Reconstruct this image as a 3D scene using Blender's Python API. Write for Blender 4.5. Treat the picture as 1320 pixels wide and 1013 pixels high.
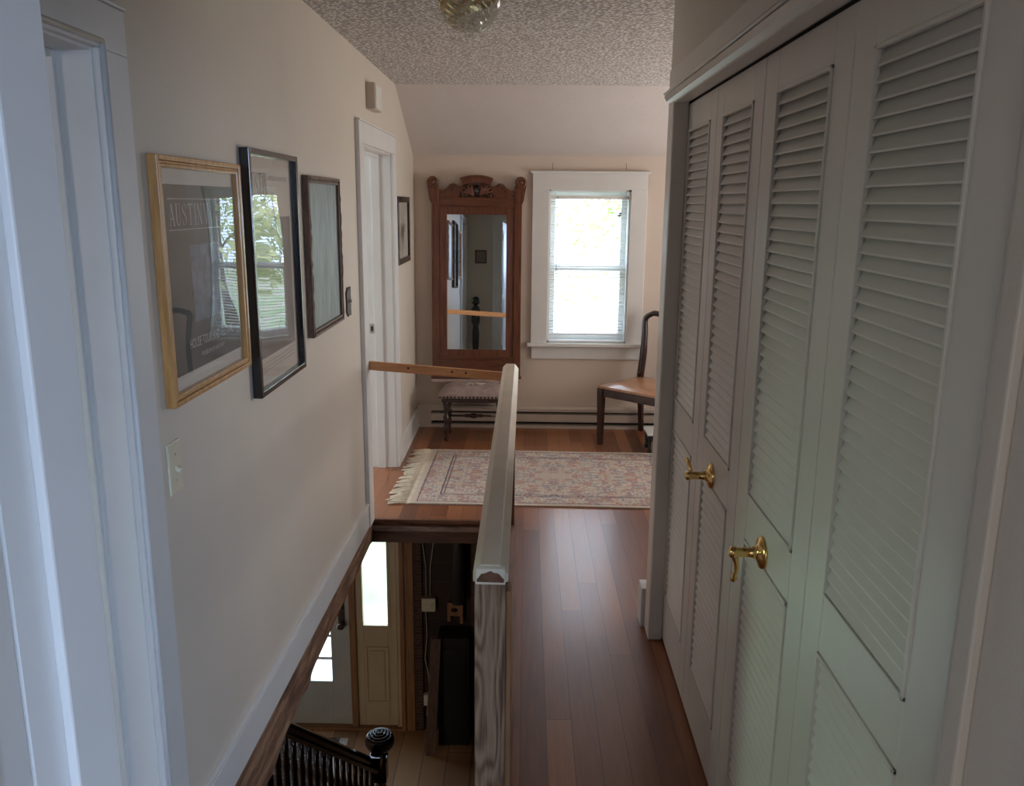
import bpy, bmesh, math, random
from mathutils import Vector, Matrix
random.seed(7)
scene = bpy.context.scene
for o in list(bpy.data.objects):
    bpy.data.objects.remove(o)
COL = scene.collection
PI = math.pi

# ------------------------------------------------------------------ camera
F_PX, YAW, PITCH, ROLL, CAM_Z = 1089.3, -0.015125, 0.220967, -0.009265, 1.65
cam_data = bpy.data.cameras.new('camera')
cam = bpy.data.objects.new('camera', cam_data)
COL.objects.link(cam)
cam_data.sensor_fit = 'HORIZONTAL'
cam_data.sensor_width = 36.0
cam_data.lens = 36.0 * F_PX / 1320.0
cam_data.clip_start = 0.02
cam_data.clip_end = 200
cy, sy, cp, sp = math.cos(YAW), math.sin(YAW), math.cos(PITCH), math.sin(PITCH)
fwd = Vector((sy * cp, cy * cp, -sp))
right = Vector((cy, -sy, 0))
down = fwd.cross(right)
cr, sr = math.cos(ROLL), math.sin(ROLL)
r2 = cr * right + sr * down
d2 = -sr * right + cr * down
mw = Matrix.Identity(4)
for i in range(3):
    mw[i][0] = r2[i]; mw[i][1] = -d2[i]; mw[i][2] = -fwd[i]
mw[2][3] = CAM_Z
cam.matrix_world = mw
scene.camera = cam

# ------------------------------------------------------------------ view, world, daylight
scene.view_settings.view_transform = 'Standard'
scene.view_settings.look = 'None'
scene.view_settings.exposure = -0.04
scene.view_settings.gamma = 1.0
scene.view_settings.use_curve_mapping = False

world = bpy.data.worlds.new('sky')
scene.world = world
world.use_nodes = True
wn = world.node_tree
wn.nodes['Background'].inputs[0].default_value = (0.62, 0.79, 1.0, 1)
wn.nodes['Background'].inputs[1].default_value = 8.0


def sun(energy, el, az, col):
    l = bpy.data.lights.new('sun', 'SUN'); l.energy = energy; l.angle = 0.02; l.color = col
    o = bpy.data.objects.new('sun', l); COL.objects.link(o)
    d = Vector((math.cos(el) * math.sin(az), math.cos(el) * math.cos(az), -math.sin(el)))
    o.rotation_euler = d.to_track_quat('-Z', 'Y').to_euler()
    o.location = (0, -8, 9)


sun(7.0, math.radians(48), math.radians(20), (1, 0.96, 0.86))


def area(name, loc, target, sx, sy_, energy, col=(1, 1, 1), portal=False, spread=PI):
    l = bpy.data.lights.new(name, 'AREA'); l.shape = 'RECTANGLE'; l.size = sx; l.size_y = sy_
    l.energy = energy; l.color = col; l.spread = spread
    if portal:
        l.cycles.is_portal = True
    o = bpy.data.objects.new(name, l); COL.objects.link(o)
    o.location = loc
    d = Vector(target) - Vector(loc)
    o.rotation_euler = d.to_track_quat('-Z', 'Y').to_euler()
    return o


WHITE_BLUE = (0.80, 0.90, 1.0)
# portals over the real openings in the exterior wall
area('window_portal', (0.45, 6.385, 1.2), (0.45, 0, 1.2), 0.58, 1.1, 1, portal=True)
area('entry_portal', (-1.65, 6.385, -1.5), (-1.65, 0, -1.5), 1.3, 2.0, 1, portal=True)
# lamps in unseen rooms: inferred window daylight, plus added fill lamps
area('near_bedroom_window_light', (-3.66, 0.9, 1.55), (0.54, 1.60, 0.60), 0.7, 0.7, 0.9, (0.62, 1.0, 0.76), spread=math.radians(32))
area('near_bedroom_fill_light', (-2.6, -0.42, 1.4), (0.54, 2.6, 1.0), 1.0, 1.2, 18, (1.0, 0.95, 0.90))  # added fill for the far closet leaves, no known window
area('far_bedroom_window_light', (-3.60, 3.75, 1.40), (-0.85, 5.2, 1.0), 0.8, 1.3, 42, (0.85, 0.96, 1.0))
area('far_bedroom_fill_light', (-2.3, 6.12, 1.45), (0.5, 3.2, 0.9), 1.0, 1.2, 30, (0.95, 0.97, 1.0))  # added lamp, lifts the closet corner and far leaves
area('rear_room_window_light', (1.3, -1.9, 1.75), (-0.80, 1.65, 0.35), 1.0, 0.9, 14, (0.52, 0.70, 1.0), spread=math.radians(62))
area('rear_room_fill_light', (-1.25, -2.2, 1.45), (0.54, 2.6, 1.0), 0.9, 1.1, 24, (1.0, 0.95, 0.90))  # unseen fill put in to brighten the closet through the doorway
area('side_fill_light', (2.46, 5.0, 1.25), (0.2, 4.2, 2.45), 1.1, 1.2, 42, (1.0, 0.93, 0.88))  # unseen lamp added to light the far room and the ceiling
area('entry_fill_light', (-2.9, 1.05, -1.2), (-1.2, 6.2, -1.9), 1.0, 1.2, 20, (1.0, 0.90, 0.76))  # added fill that brightens the lower entry wall

# ------------------------------------------------------------------ materials
MATS = {}


def new_mat(name):
    m = bpy.data.materials.new(name); m.use_nodes = True
    MATS[name] = m
    return m, m.node_tree.nodes, m.node_tree.links, m.node_tree.nodes['Principled BSDF']


def coords(n, l, scale=(1, 1, 1)):
    tc = n.new('ShaderNodeTexCoord'); mp = n.new('ShaderNodeMapping')
    l.new(tc.outputs['Object'], mp.inputs[0]); mp.inputs['Scale'].default_value = scale
    return mp.outputs[0]


def ramp(n, stops):
    r = n.new('ShaderNodeValToRGB')
    while len(r.color_ramp.elements) < len(stops):
        r.color_ramp.elements.new(0.5)
    for e, (p, c) in zip(r.color_ramp.elements, stops):
        e.position = p; e.color = (*c, 1)
    return r


def noise(n, l, vec, scale, detail=3, rough=0.55):
    t = n.new('ShaderNodeTexNoise'); l.new(vec, t.inputs['Vector'])
    t.inputs['Scale'].default_value = scale; t.inputs['Detail'].default_value = detail
    t.inputs['Roughness'].default_value = rough
    return t.outputs['Fac']


def bump(n, l, b, height, strength, dist=0.01):
    k = n.new('ShaderNodeBump'); k.inputs['Strength'].default_value = strength
    k.inputs['Distance'].default_value = dist
    l.new(height, k.inputs['Height']); l.new(k.outputs[0], b.inputs['Normal'])


def plain(name, col, rough=0.5, metal=0.0, var=0.06, nscale=6, bstr=0.0, bscale=60, coat=0.0):
    m, n, l, b = new_mat(name)
    v = coords(n, l)
    f = noise(n, l, v, nscale)
    lo = tuple(max(0, c * (1 - var)) for c in col); hi = tuple(min(1, c * (1 + var)) for c in col)
    r = ramp(n, [(0.3, lo), (0.7, hi)]); l.new(f, r.inputs[0]); l.new(r.outputs[0], b.inputs['Base Color'])
    b.inputs['Roughness'].default_value = rough; b.inputs['Metallic'].default_value = metal
    b.inputs['Coat Weight'].default_value = coat
    if bstr:
        bump(n, l, b, noise(n, l, v, bscale, 4), bstr)
    return m


def wood(name, c1, c2, axis='Z', rough=0.4, stretch=14, scale=5, contrast=(0.3, 0.7), bstr=0.15, coat=0.0):
    m, n, l, b = new_mat(name)
    s = [stretch, stretch, stretch]; s['XYZ'.index(axis)] = 1.0
    v = coords(n, l, tuple(s))
    f = noise(n, l, v, scale, 5, 0.65)
    r = ramp(n, [(contrast[0], c1), (contrast[1], c2)]); l.new(f, r.inputs[0])
    l.new(r.outputs[0], b.inputs['Base Color'])
    b.inputs['Roughness'].default_value = rough; b.inputs['Coat Weight'].default_value = coat
    bump(n, l, b, f, bstr, 0.004)
    return m


def planks(name, stops, width, length, axis='Y', rough=0.3, gap=0.03, grain=0.35, coat=0.0, gapcol=(0.05, 0.025, 0.015)):
    """boards running along axis; random tone per board, dark joints"""
    m, n, l, b = new_mat(name)
    tc = n.new('ShaderNodeTexCoord'); sx = n.new('ShaderNodeSeparateXYZ'); l.new(tc.outputs['Object'], sx.inputs[0])
    across, along = {'Y': ('X', 'Y'), 'X': ('Y', 'X'), 'WX': ('Z', 'X')}[axis]

    def mth(op, a, bb=None):
        k = n.new('ShaderNodeMath'); k.operation = op
        for i, x in enumerate((a, bb)):
            if x is None: continue
            if isinstance(x, (int, float)): k.inputs[i].default_value = x
            else: l.new(x, k.inputs[i])
        return k.outputs[0]
    u = mth('DIVIDE', sx.outputs[across], width)
    iu = mth('FLOOR', u); fu = mth('FRACT', u)
    w1 = n.new('ShaderNodeTexWhiteNoise'); w1.noise_dimensions = '1D'; l.new(iu, w1.inputs['W'])
    vv = mth('ADD', mth('DIVIDE', sx.outputs[along], length), w1.outputs['Value'])
    iv = mth('FLOOR', vv); fv = mth('FRACT', vv)
    cx = n.new('ShaderNodeCombineXYZ'); l.new(iu, cx.inputs[0]); l.new(iv, cx.inputs[1])
    w2 = n.new('ShaderNodeTexWhiteNoise'); w2.noise_dimensions = '2D'; l.new(cx.outputs[0], w2.inputs['Vector'])
    # grain
    mp = n.new('ShaderNodeMapping'); l.new(tc.outputs['Object'], mp.inputs[0])
    sc = [22.0, 22.0, 22.0]; sc['XYZ'.index(along)] = 1.3; mp.inputs['Scale'].default_value = sc
    add = n.new('ShaderNodeVectorMath'); add.operation = 'ADD'; l.new(mp.outputs[0], add.inputs[0])
    sca = n.new('ShaderNodeVectorMath'); sca.operation = 'SCALE'; l.new(cx.outputs[0], sca.inputs[0]); sca.inputs['Scale'].default_value = 7.3
    l.new(sca.outputs[0], add.inputs[1])
    g = noise(n, l, add.outputs[0], 3.0, 5, 0.6)
    tone = mth('ADD', mth('MULTIPLY', w2.outputs['Value'], 1 - grain), mth('MULTIPLY', g, grain))
    r = ramp(n, stops); l.new(tone, r.inputs[0])
    e = mth('MINIMUM', mth('MINIMUM', fu, mth('SUBTRACT', 1.0, fu)), mth('MULTIPLY', mth('MINIMUM', fv, mth('SUBTRACT', 1.0, fv)), length / width))
    isgap = mth('LESS_THAN', e, gap)
    mx = n.new('ShaderNodeMix'); mx.data_type = 'RGBA'; l.new(isgap, mx.inputs[0])
    l.new(r.outputs[0], mx.inputs[6]); mx.inputs[7].default_value = (*gapcol, 1)
    l.new(mx.outputs[2], b.inputs['Base Color'])
    rr = mth('ADD', mth('MULTIPLY', g, 0.18), rough - 0.09); l.new(rr, b.inputs['Roughness'])
    b.inputs['Coat Weight'].default_value = coat; b.inputs['Coat Roughness'].default_value = 0.2
    h = mth('ADD', mth('MULTIPLY', isgap, -0.5), mth('MULTIPLY', g, 0.12))
    h2 = mth('ADD', h, mth('MULTIPLY', w2.outputs['Value'], 0.25))
    bump(n, l, b, h2, 0.25, 0.003)
    return m


plain('wall_paint', (0.66, 0.60, 0.52), 0.55, var=0.03, nscale=2, bstr=0.08, bscale=140)
plain('wall_cream', (0.68, 0.58, 0.50), 0.6, var=0.03, nscale=2, bstr=0.08, bscale=140)
plain('trim_white', (0.74, 0.74, 0.73), 0.38, var=0.03, bstr=0.04, bscale=40)
plain('louver_white', (0.69, 0.65, 0.60), 0.34, var=0.03, bstr=0.05, bscale=30)
plain('frame_white', (0.82, 0.82, 0.80), 0.35, var=0.03)
plain('dark_void', (0.02, 0.018, 0.016), 0.9)
plain('heater_enamel', (0.60, 0.52, 0.45), 0.4, var=0.03)
plain('black_lacquer', (0.012, 0.011, 0.011), 0.22, coat=0.4)
plain('brass', (0.83, 0.56, 0.22), 0.16, 1.0, var=0.04)
plain('aged_brass', (0.07, 0.045, 0.03), 0.45, 0.35, var=0.3, nscale=40)
plain('steel', (0.5, 0.5, 0.5), 0.3, 1.0)
plain('ivory_plastic', (0.72, 0.68, 0.52), 0.35)
plain('white_plastic', (0.75, 0.74, 0.70), 0.4)
plain('mat_board', (0.62, 0.60, 0.54), 0.8, var=0.02)
plain('poster_slate', (0.035, 0.047, 0.058), 0.6, var=0.25, nscale=5)
plain('poster_letter', (0.50, 0.50, 0.50), 0.6)
plain('poster_paper', (0.60, 0.55, 0.48), 0.7, var=0.04)
plain('poster_brown', (0.13, 0.095, 0.085), 0.6, var=0.35, nscale=7)
plain('poster_blue', (0.10, 0.14, 0.20), 0.6, var=0.5, nscale=25)
plain('print_tan', (0.30, 0.23, 0.17), 0.7, var=0.2, nscale=30)
plain('ink', (0.05, 0.045, 0.045), 0.7)
plain('ink_faded', (0.25, 0.22, 0.21), 0.7, var=0.4, nscale=60)
plain('marble_pink', (0.55, 0.42, 0.38), 0.3, var=0.15, nscale=12)
plain('upholstery', (0.35, 0.265, 0.25), 0.85, var=0.2, nscale=30, bstr=0.2, bscale=300)
plain('embroidery', (0.48, 0.42, 0.38), 0.85, var=0.3, nscale=60)
plain('leather_tan', (0.42, 0.20, 0.10), 0.28, var=0.15, nscale=12, coat=0.3)
plain('cream_paint_worn', (0.72, 0.62, 0.50), 0.4, var=0.08, nscale=5, bstr=0.15, bscale=30)
plain('door_cream', (0.62, 0.50, 0.33), 0.45, var=0.05)
plain('door_grey_white', (0.55, 0.56, 0.52), 0.5, var=0.05)
plain('brick_red', (0.16, 0.06, 0.04), 0.9)
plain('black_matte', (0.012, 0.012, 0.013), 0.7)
plain('wire_white', (0.45, 0.42, 0.38), 0.6)
plain('galvanised', (0.07, 0.065, 0.06), 0.5, 0.5)
plain('fringe_cream', (0.66, 0.58, 0.46), 0.9, var=0.15, nscale=40)
plain('slat_vinyl', (0.85, 0.85, 0.84), 0.35, var=0.01)
plain('bark', (0.12, 0.09, 0.07), 0.9, var=0.3, nscale=8, bstr=0.5, bscale=20)
plain('exterior_siding', (0.6, 0.6, 0.58), 0.7)

wood('oak_carved', (0.075, 0.024, 0.011), (0.20, 0.070, 0.033), 'Z', 0.35, 10, 5, coat=0.2)
wood('oak_rail_wood', (0.075, 0.024, 0.011), (0.20, 0.070, 0.033), 'X', 0.35, 10, 5, coat=0.2)
wood('dark_mahogany', (0.022, 0.008, 0.006), (0.042, 0.015, 0.010), 'Z', 0.25, 10, 5, coat=0.4)
wood('dark_stair_wood', (0.012, 0.006, 0.005), (0.04, 0.016, 0.010), 'Z', 0.22, 10, 5, coat=0.5)
wood('gilt_wood', (0.42, 0.20, 0.06), (0.70, 0.38, 0.13), 'Z', 0.3, 10, 6, coat=0.3)
wood('antique_brown', (0.07, 0.035, 0.022), (0.22, 0.13, 0.085), 'Z', 0.45, 6, 20)
wood('fir_bar', (0.50, 0.22, 0.09), (0.72, 0.37, 0.17), 'X', 0.45, 14, 4)
wood('fascia_wood', (0.055, 0.022, 0.013), (0.13, 0.055, 0.03), 'X', 0.55, 12, 4)
wood('scuffed_wood', (0.10, 0.05, 0.035), (0.34, 0.24, 0.19), 'X', 0.6, 6, 12)
wood('nosing_wood', (0.11, 0.045, 0.025), (0.22, 0.10, 0.055), 'Y', 0.45, 14, 5)
wood('cedar_post', (0.22, 0.10, 0.045), (0.42, 0.22, 0.10), 'Z', 0.55, 14, 4)
wood('grey_board', (0.09, 0.05, 0.035), (0.17, 0.10, 0.07), 'Z', 0.6, 14, 4)


def rough_timber():
    m, n, l, b = new_mat('rough_timber')
    v = coords(n, l, (8, 1, 8))
    f = noise(n, l, v, 4, 6, 0.7)
    r = ramp(n, [(0.30, (0.07, 0.032, 0.018)), (0.5, (0.22, 0.115, 0.065)), (0.70, (0.42, 0.27, 0.17))])
    l.new(f, r.inputs[0]); l.new(r.outputs[0], b.inputs['Base Color'])
    b.inputs['Roughness'].default_value = 0.75
    bump(n, l, b, f, 0.8, 0.01)


rough_timber()


def weathered():
    m, n, l, b = new_mat('weathered_post')
    v = coords(n, l, (1, 1, 0.16))
    nf = n.new('ShaderNodeTexNoise'); l.new(v, nf.inputs['Vector']); nf.inputs['Scale'].default_value = 13; nf.inputs['Detail'].default_value = 1.5
    w = n.new('ShaderNodeMath'); w.operation = 'SINE'
    k = n.new('ShaderNodeMath'); k.operation = 'MULTIPLY'; k.inputs[1].default_value = 85; l.new(nf.outputs['Fac'], k.inputs[0]); l.new(k.outputs[0], w.inputs[0])
    v2 = coords(n, l, (45, 45, 1.5)); fine = noise(n, l, v2, 4, 4, 0.7)
    a = n.new('ShaderNodeMath'); a.operation = 'MULTIPLY_ADD'; l.new(w.outputs[0], a.inputs[0]); a.inputs[1].default_value = 0.16; l.new(fine, a.inputs[2])
    r = ramp(n, [(0.25, (0.10, 0.052, 0.032)), (0.48, (0.25, 0.15, 0.095)), (0.75, (0.36, 0.24, 0.165))])
    l.new(a.outputs[0], r.inputs[0]); l.new(r.outputs[0], b.inputs['Base Color'])
    b.inputs['Roughness'].default_value = 0.7
    bump(n, l, b, a.outputs[0], 0.3, 0.003)


weathered()

planks('floor_oak', [(0.15, (0.105, 0.034, 0.016)), (0.42, (0.22, 0.075, 0.032)), (0.68, (0.34, 0.128, 0.052)), (0.9, (0.43, 0.185, 0.08))],
       0.083, 2.9, 'Y', 0.36, 0.012, 0.45, coat=0.3)
planks('floor_pine', [(0.1, (0.30, 0.15, 0.07)), (0.5, (0.46, 0.25, 0.12)), (0.9, (0.58, 0.34, 0.18))], 0.19, 3.0, 'Y', 0.4, 0.012, 0.35)
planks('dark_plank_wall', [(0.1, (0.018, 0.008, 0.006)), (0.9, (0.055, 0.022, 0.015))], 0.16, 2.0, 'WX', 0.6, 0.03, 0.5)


def popcorn():
    m, n, l, b = new_mat('popcorn_plaster')
    v = coords(n, l)
    vo = n.new('ShaderNodeTexVoronoi'); l.new(v, vo.inputs['Vector']); vo.inputs['Scale'].default_value = 62
    f = noise(n, l, v, 85, 4, 0.75)
    k = n.new('ShaderNodeMath'); k.operation = 'SUBTRACT'; l.new(f, k.inputs[0]); l.new(vo.outputs['Distance'], k.inputs[1])
    r = ramp(n, [(0.0, (0.42, 0.40, 0.38)), (0.12, (0.80, 0.77, 0.74)), (0.6, (0.88, 0.85, 0.82))])  # shade of the pits put into the colour, darker where low
    l.new(k.outputs[0], r.inputs[0]); l.new(r.outputs[0], b.inputs['Base Color'])
    b.inputs['Roughness'].default_value = 0.8
    bump(n, l, b, k.outputs[0], 0.4, 0.01)


popcorn()
plain('slope_plaster', (0.67, 0.62, 0.595), 0.7, var=0.02, bstr=0.15, bscale=60)


def chalk():
    m, n, l, b = new_mat('clouded_glass')
    v = coords(n, l, (1, 6, 1.2))
    f = noise(n, l, v, 5, 4)
    r = ramp(n, [(0.3, (0.15, 0.20, 0.19)), (0.7, (0.33, 0.38, 0.36))])
    l.new(f, r.inputs[0]); l.new(r.outputs[0], b.inputs['Base Color'])
    b.inputs['Roughness'].default_value = 0.38


chalk()


def pane_glass(name, wavy=0.0, tint=(1, 1, 1)):
    m = bpy.data.materials.new(name); m.use_nodes = True; MATS[name] = m
    n, l = m.node_tree.nodes, m.node_tree.links
    n.remove(n['Principled BSDF'])
    t = n.new('ShaderNodeBsdfTransparent'); t.inputs[0].default_value = (*tint, 1)
    g = n.new('ShaderNodeBsdfGlossy'); g.inputs['Roughness'].default_value = 0.0
    fr = n.new('ShaderNodeFresnel'); fr.inputs[0].default_value = 1.5
    ge = n.new('ShaderNodeNewGeometry'); ior = n.new('ShaderNodeMath'); ior.operation = 'MULTIPLY_ADD'
    l.new(ge.outputs['Backfacing'], ior.inputs[0]); ior.inputs[1].default_value = 1 / 1.5 - 1.5; ior.inputs[2].default_value = 1.5
    # the fresnel node inverts the index on back faces; undo that so both faces of a thin pane reflect alike
    iv = n.new('ShaderNodeMath'); iv.operation = 'MULTIPLY_ADD'; l.new(ge.outputs['Backfacing'], iv.inputs[0])
    iv.inputs[1].default_value = 1 / 1.5 - 1.5; iv.inputs[2].default_value = 1.5; l.new(iv.outputs[0], fr.inputs[0])
    n.remove(ior)
    bf = n.new('ShaderNodeMath'); bf.operation = 'SUBTRACT'; bf.inputs[0].default_value = 1.0; l.new(ge.outputs['Backfacing'], bf.inputs[1])
    fm = n.new('ShaderNodeMath'); fm.operation = 'MULTIPLY'; l.new(fr.outputs[0], fm.inputs[0]); l.new(bf.outputs[0], fm.inputs[1])
    mx = n.new('ShaderNodeMixShader')
    l.new(fm.outputs[0], mx.inputs[0]); l.new(t.outputs[0], mx.inputs[1]); l.new(g.outputs[0], mx.inputs[2])
    l.new(mx.outputs[0], n['Material Output'].inputs[0])
    if wavy:
        tc = n.new('ShaderNodeTexCoord'); no = n.new('ShaderNodeTexNoise'); l.new(tc.outputs['Object'], no.inputs['Vector'])
        no.inputs['Scale'].default_value = 3.0; no.inputs['Detail'].default_value = 0.0
        bp = n.new('ShaderNodeBump'); bp.inputs['Strength'].default_value = wavy; bp.inputs['Distance'].default_value = 0.01
        l.new(no.outputs['Fac'], bp.inputs['Height']); l.new(bp.outputs[0], g.inputs['Normal'])


pane_glass('picture_glass', 0.25)
pane_glass('window_glass')
m, n, l, b = new_mat('mirror_silver')
b.inputs['Base Color'].default_value = (0.86, 0.88, 0.86, 1); b.inputs['Metallic'].default_value = 1; b.inputs['Roughness'].default_value = 0.01
m, n, l, b = new_mat('pressed_glass')
b.inputs['Base Color'].default_value = (0.86, 0.9, 0.84, 1); b.inputs['Roughness'].default_value = 0.05
b.inputs['Transmission Weight'].default_value = 0.75; b.inputs['IOR'].default_value = 1.5


def rug_mat(name, L, W, bw, cols):
    """oriental rug: border bands and a field of small motifs; object coords, x in +-L/2, y in +-W/2"""
    m, n, l, b = new_mat(name)
    tc = n.new('ShaderNodeTexCoord'); s = n.new('ShaderNodeSeparateXYZ'); l.new(tc.outputs['Object'], s.inputs[0])

    def mth(op, a, bb=None):
        k = n.new('ShaderNodeMath'); k.operation = op
        for i, x in enumerate((a, bb)):
            if x is None: continue
            if isinstance(x, (int, float)): k.inputs[i].default_value = x
            else: l.new(x, k.inputs[i])
        return k.outputs[0]

    def mix(fac, c1, c2):
        k = n.new('ShaderNodeMix'); k.data_type = 'RGBA'
        for i, x in ((0, fac), (6, c1), (7, c2)):
            if isinstance(x, tuple): k.inputs[i].default_value = (*x, 1)
            elif isinstance(x, float): k.inputs[i].default_value = x
            else: l.new(x, k.inputs[i])
        return k.outputs[2]
    ax = mth('ABSOLUTE', s.outputs[0]); ay = mth('ABSOLUTE', s.outputs[1])
    d = mth('MINIMUM', mth('SUBTRACT', L / 2, ax), mth('SUBTRACT', W / 2, ay))
    cv = n.new('ShaderNodeCombineXYZ'); l.new(ax, cv.inputs[0]); l.new(ay, cv.inputs[1])
    vo = n.new('ShaderNodeTexVoronoi'); l.new(cv.outputs[0], vo.inputs['Vector']); vo.inputs['Scale'].default_value = 11
    vo2 = n.new('ShaderNodeTexVoronoi'); l.new(cv.outputs[0], vo2.inputs['Vector']); vo2.inputs['Scale'].default_value = 42
    no = noise(n, l, cv.outputs[0], 7.0, 3)
    nf = noise(n, l, cv.outputs[0], 34.0, 4, 0.7)
    base, rose, blue, cream, dark = cols
    no2 = noise(n, l, cv.outputs[0], 11.0, 2); r2 = ramp(n, [(0.50, (0, 0, 0)), (0.56, (1, 1, 1))]); l.new(no2, r2.inputs[0])
    c = mix(mth('MULTIPLY', mth('MAXIMUM', r2.outputs[0], mth('MULTIPLY', mth('GREATER_THAN', mth('SINE', mth('MULTIPLY', vo.outputs['Distance'], 60.0)), 0.5), 0.5)), 0.85), base, rose)
    r = ramp(n, [(0.42, (0, 0, 0)), (0.5, (1, 1, 1))]); l.new(no, r.inputs[0])
    c = mix(mth('MULTIPLY', r.outputs[0], mth('LESS_THAN', vo2.outputs['Distance'], 0.42)), c, blue)
    c = mix(mth('MULTIPLY', mth('GREATER_THAN', nf, 0.57), 0.7), c, cream)
    c = mix(mth('MULTIPLY', mth('GREATER_THAN', mth('SINE', mth('MULTIPLY', vo2.outputs['Distance'], 19.0)), 0.93), 0.8), c, dark)
    for a_, b_, cc in ((0.0, 0.025, base), (0.032, 0.038, dark), (bw, bw + 0.008, dark), (bw + 0.02, bw + 0.026, dark)):
        band = mth('MULTIPLY', mth('GREATER_THAN', d, a_), mth('LESS_THAN', d, b_))
        c = mix(band, c, cc)
    l.new(c, b.inputs['Base Color']); b.inputs['Roughness'].default_value = 0.95
    bump(n, l, b, noise(n, l, tc.outputs['Object'], 300, 2), 0.4, 0.003)


rug_mat('rug_faded', 1.62, 1.06, 0.15, ((0.56, 0.48, 0.40), (0.46, 0.25, 0.20), (0.27, 0.27, 0.32), (0.70, 0.63, 0.55), (0.12, 0.09, 0.12)))
rug_mat('rug_dark', 1.7, 1.05, 0.16, ((0.05, 0.05, 0.055), (0.10, 0.06, 0.05), (0.04, 0.045, 0.06), (0.45, 0.42, 0.36), (0.03, 0.03, 0.03)))


def ground_mat():
    m, n, l, b = new_mat('lawn')
    v = coords(n, l)
    f = noise(n, l, v, 0.6, 4)
    r = ramp(n, [(0.35, (0.20, 0.29, 0.12)), (0.50, (0.33, 0.40, 0.24)), (0.58, (0.44, 0.37, 0.33)), (0.8, (0.52, 0.45, 0.42))])
    l.new(f, r.inputs[0]); l.new(r.outputs[0], b.inputs['Base Color']); b.inputs['Roughness'].default_value = 0.9


ground_mat()


def leaf_mat(name, c1, c2):
    m, n, l, b = new_mat(name)
    v = coords(n, l)
    f = noise(n, l, v, 5, 2)
    r = ramp(n, [(0.35, c1), (0.65, c2)]); l.new(f, r.inputs[0]); l.new(r.outputs[0], b.inputs['Base Color'])
    b.inputs['Roughness'].default_value = 0.6
    b.inputs['Transmission Weight'].default_value = 0.0


leaf_mat('leaves', (0.16, 0.30, 0.05), (0.42, 0.55, 0.16))
leaf_mat('leaves_pale', (0.35, 0.45, 0.16), (0.65, 0.66, 0.35))
M = MATS

# ------------------------------------------------------------------ mesh helpers


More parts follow.
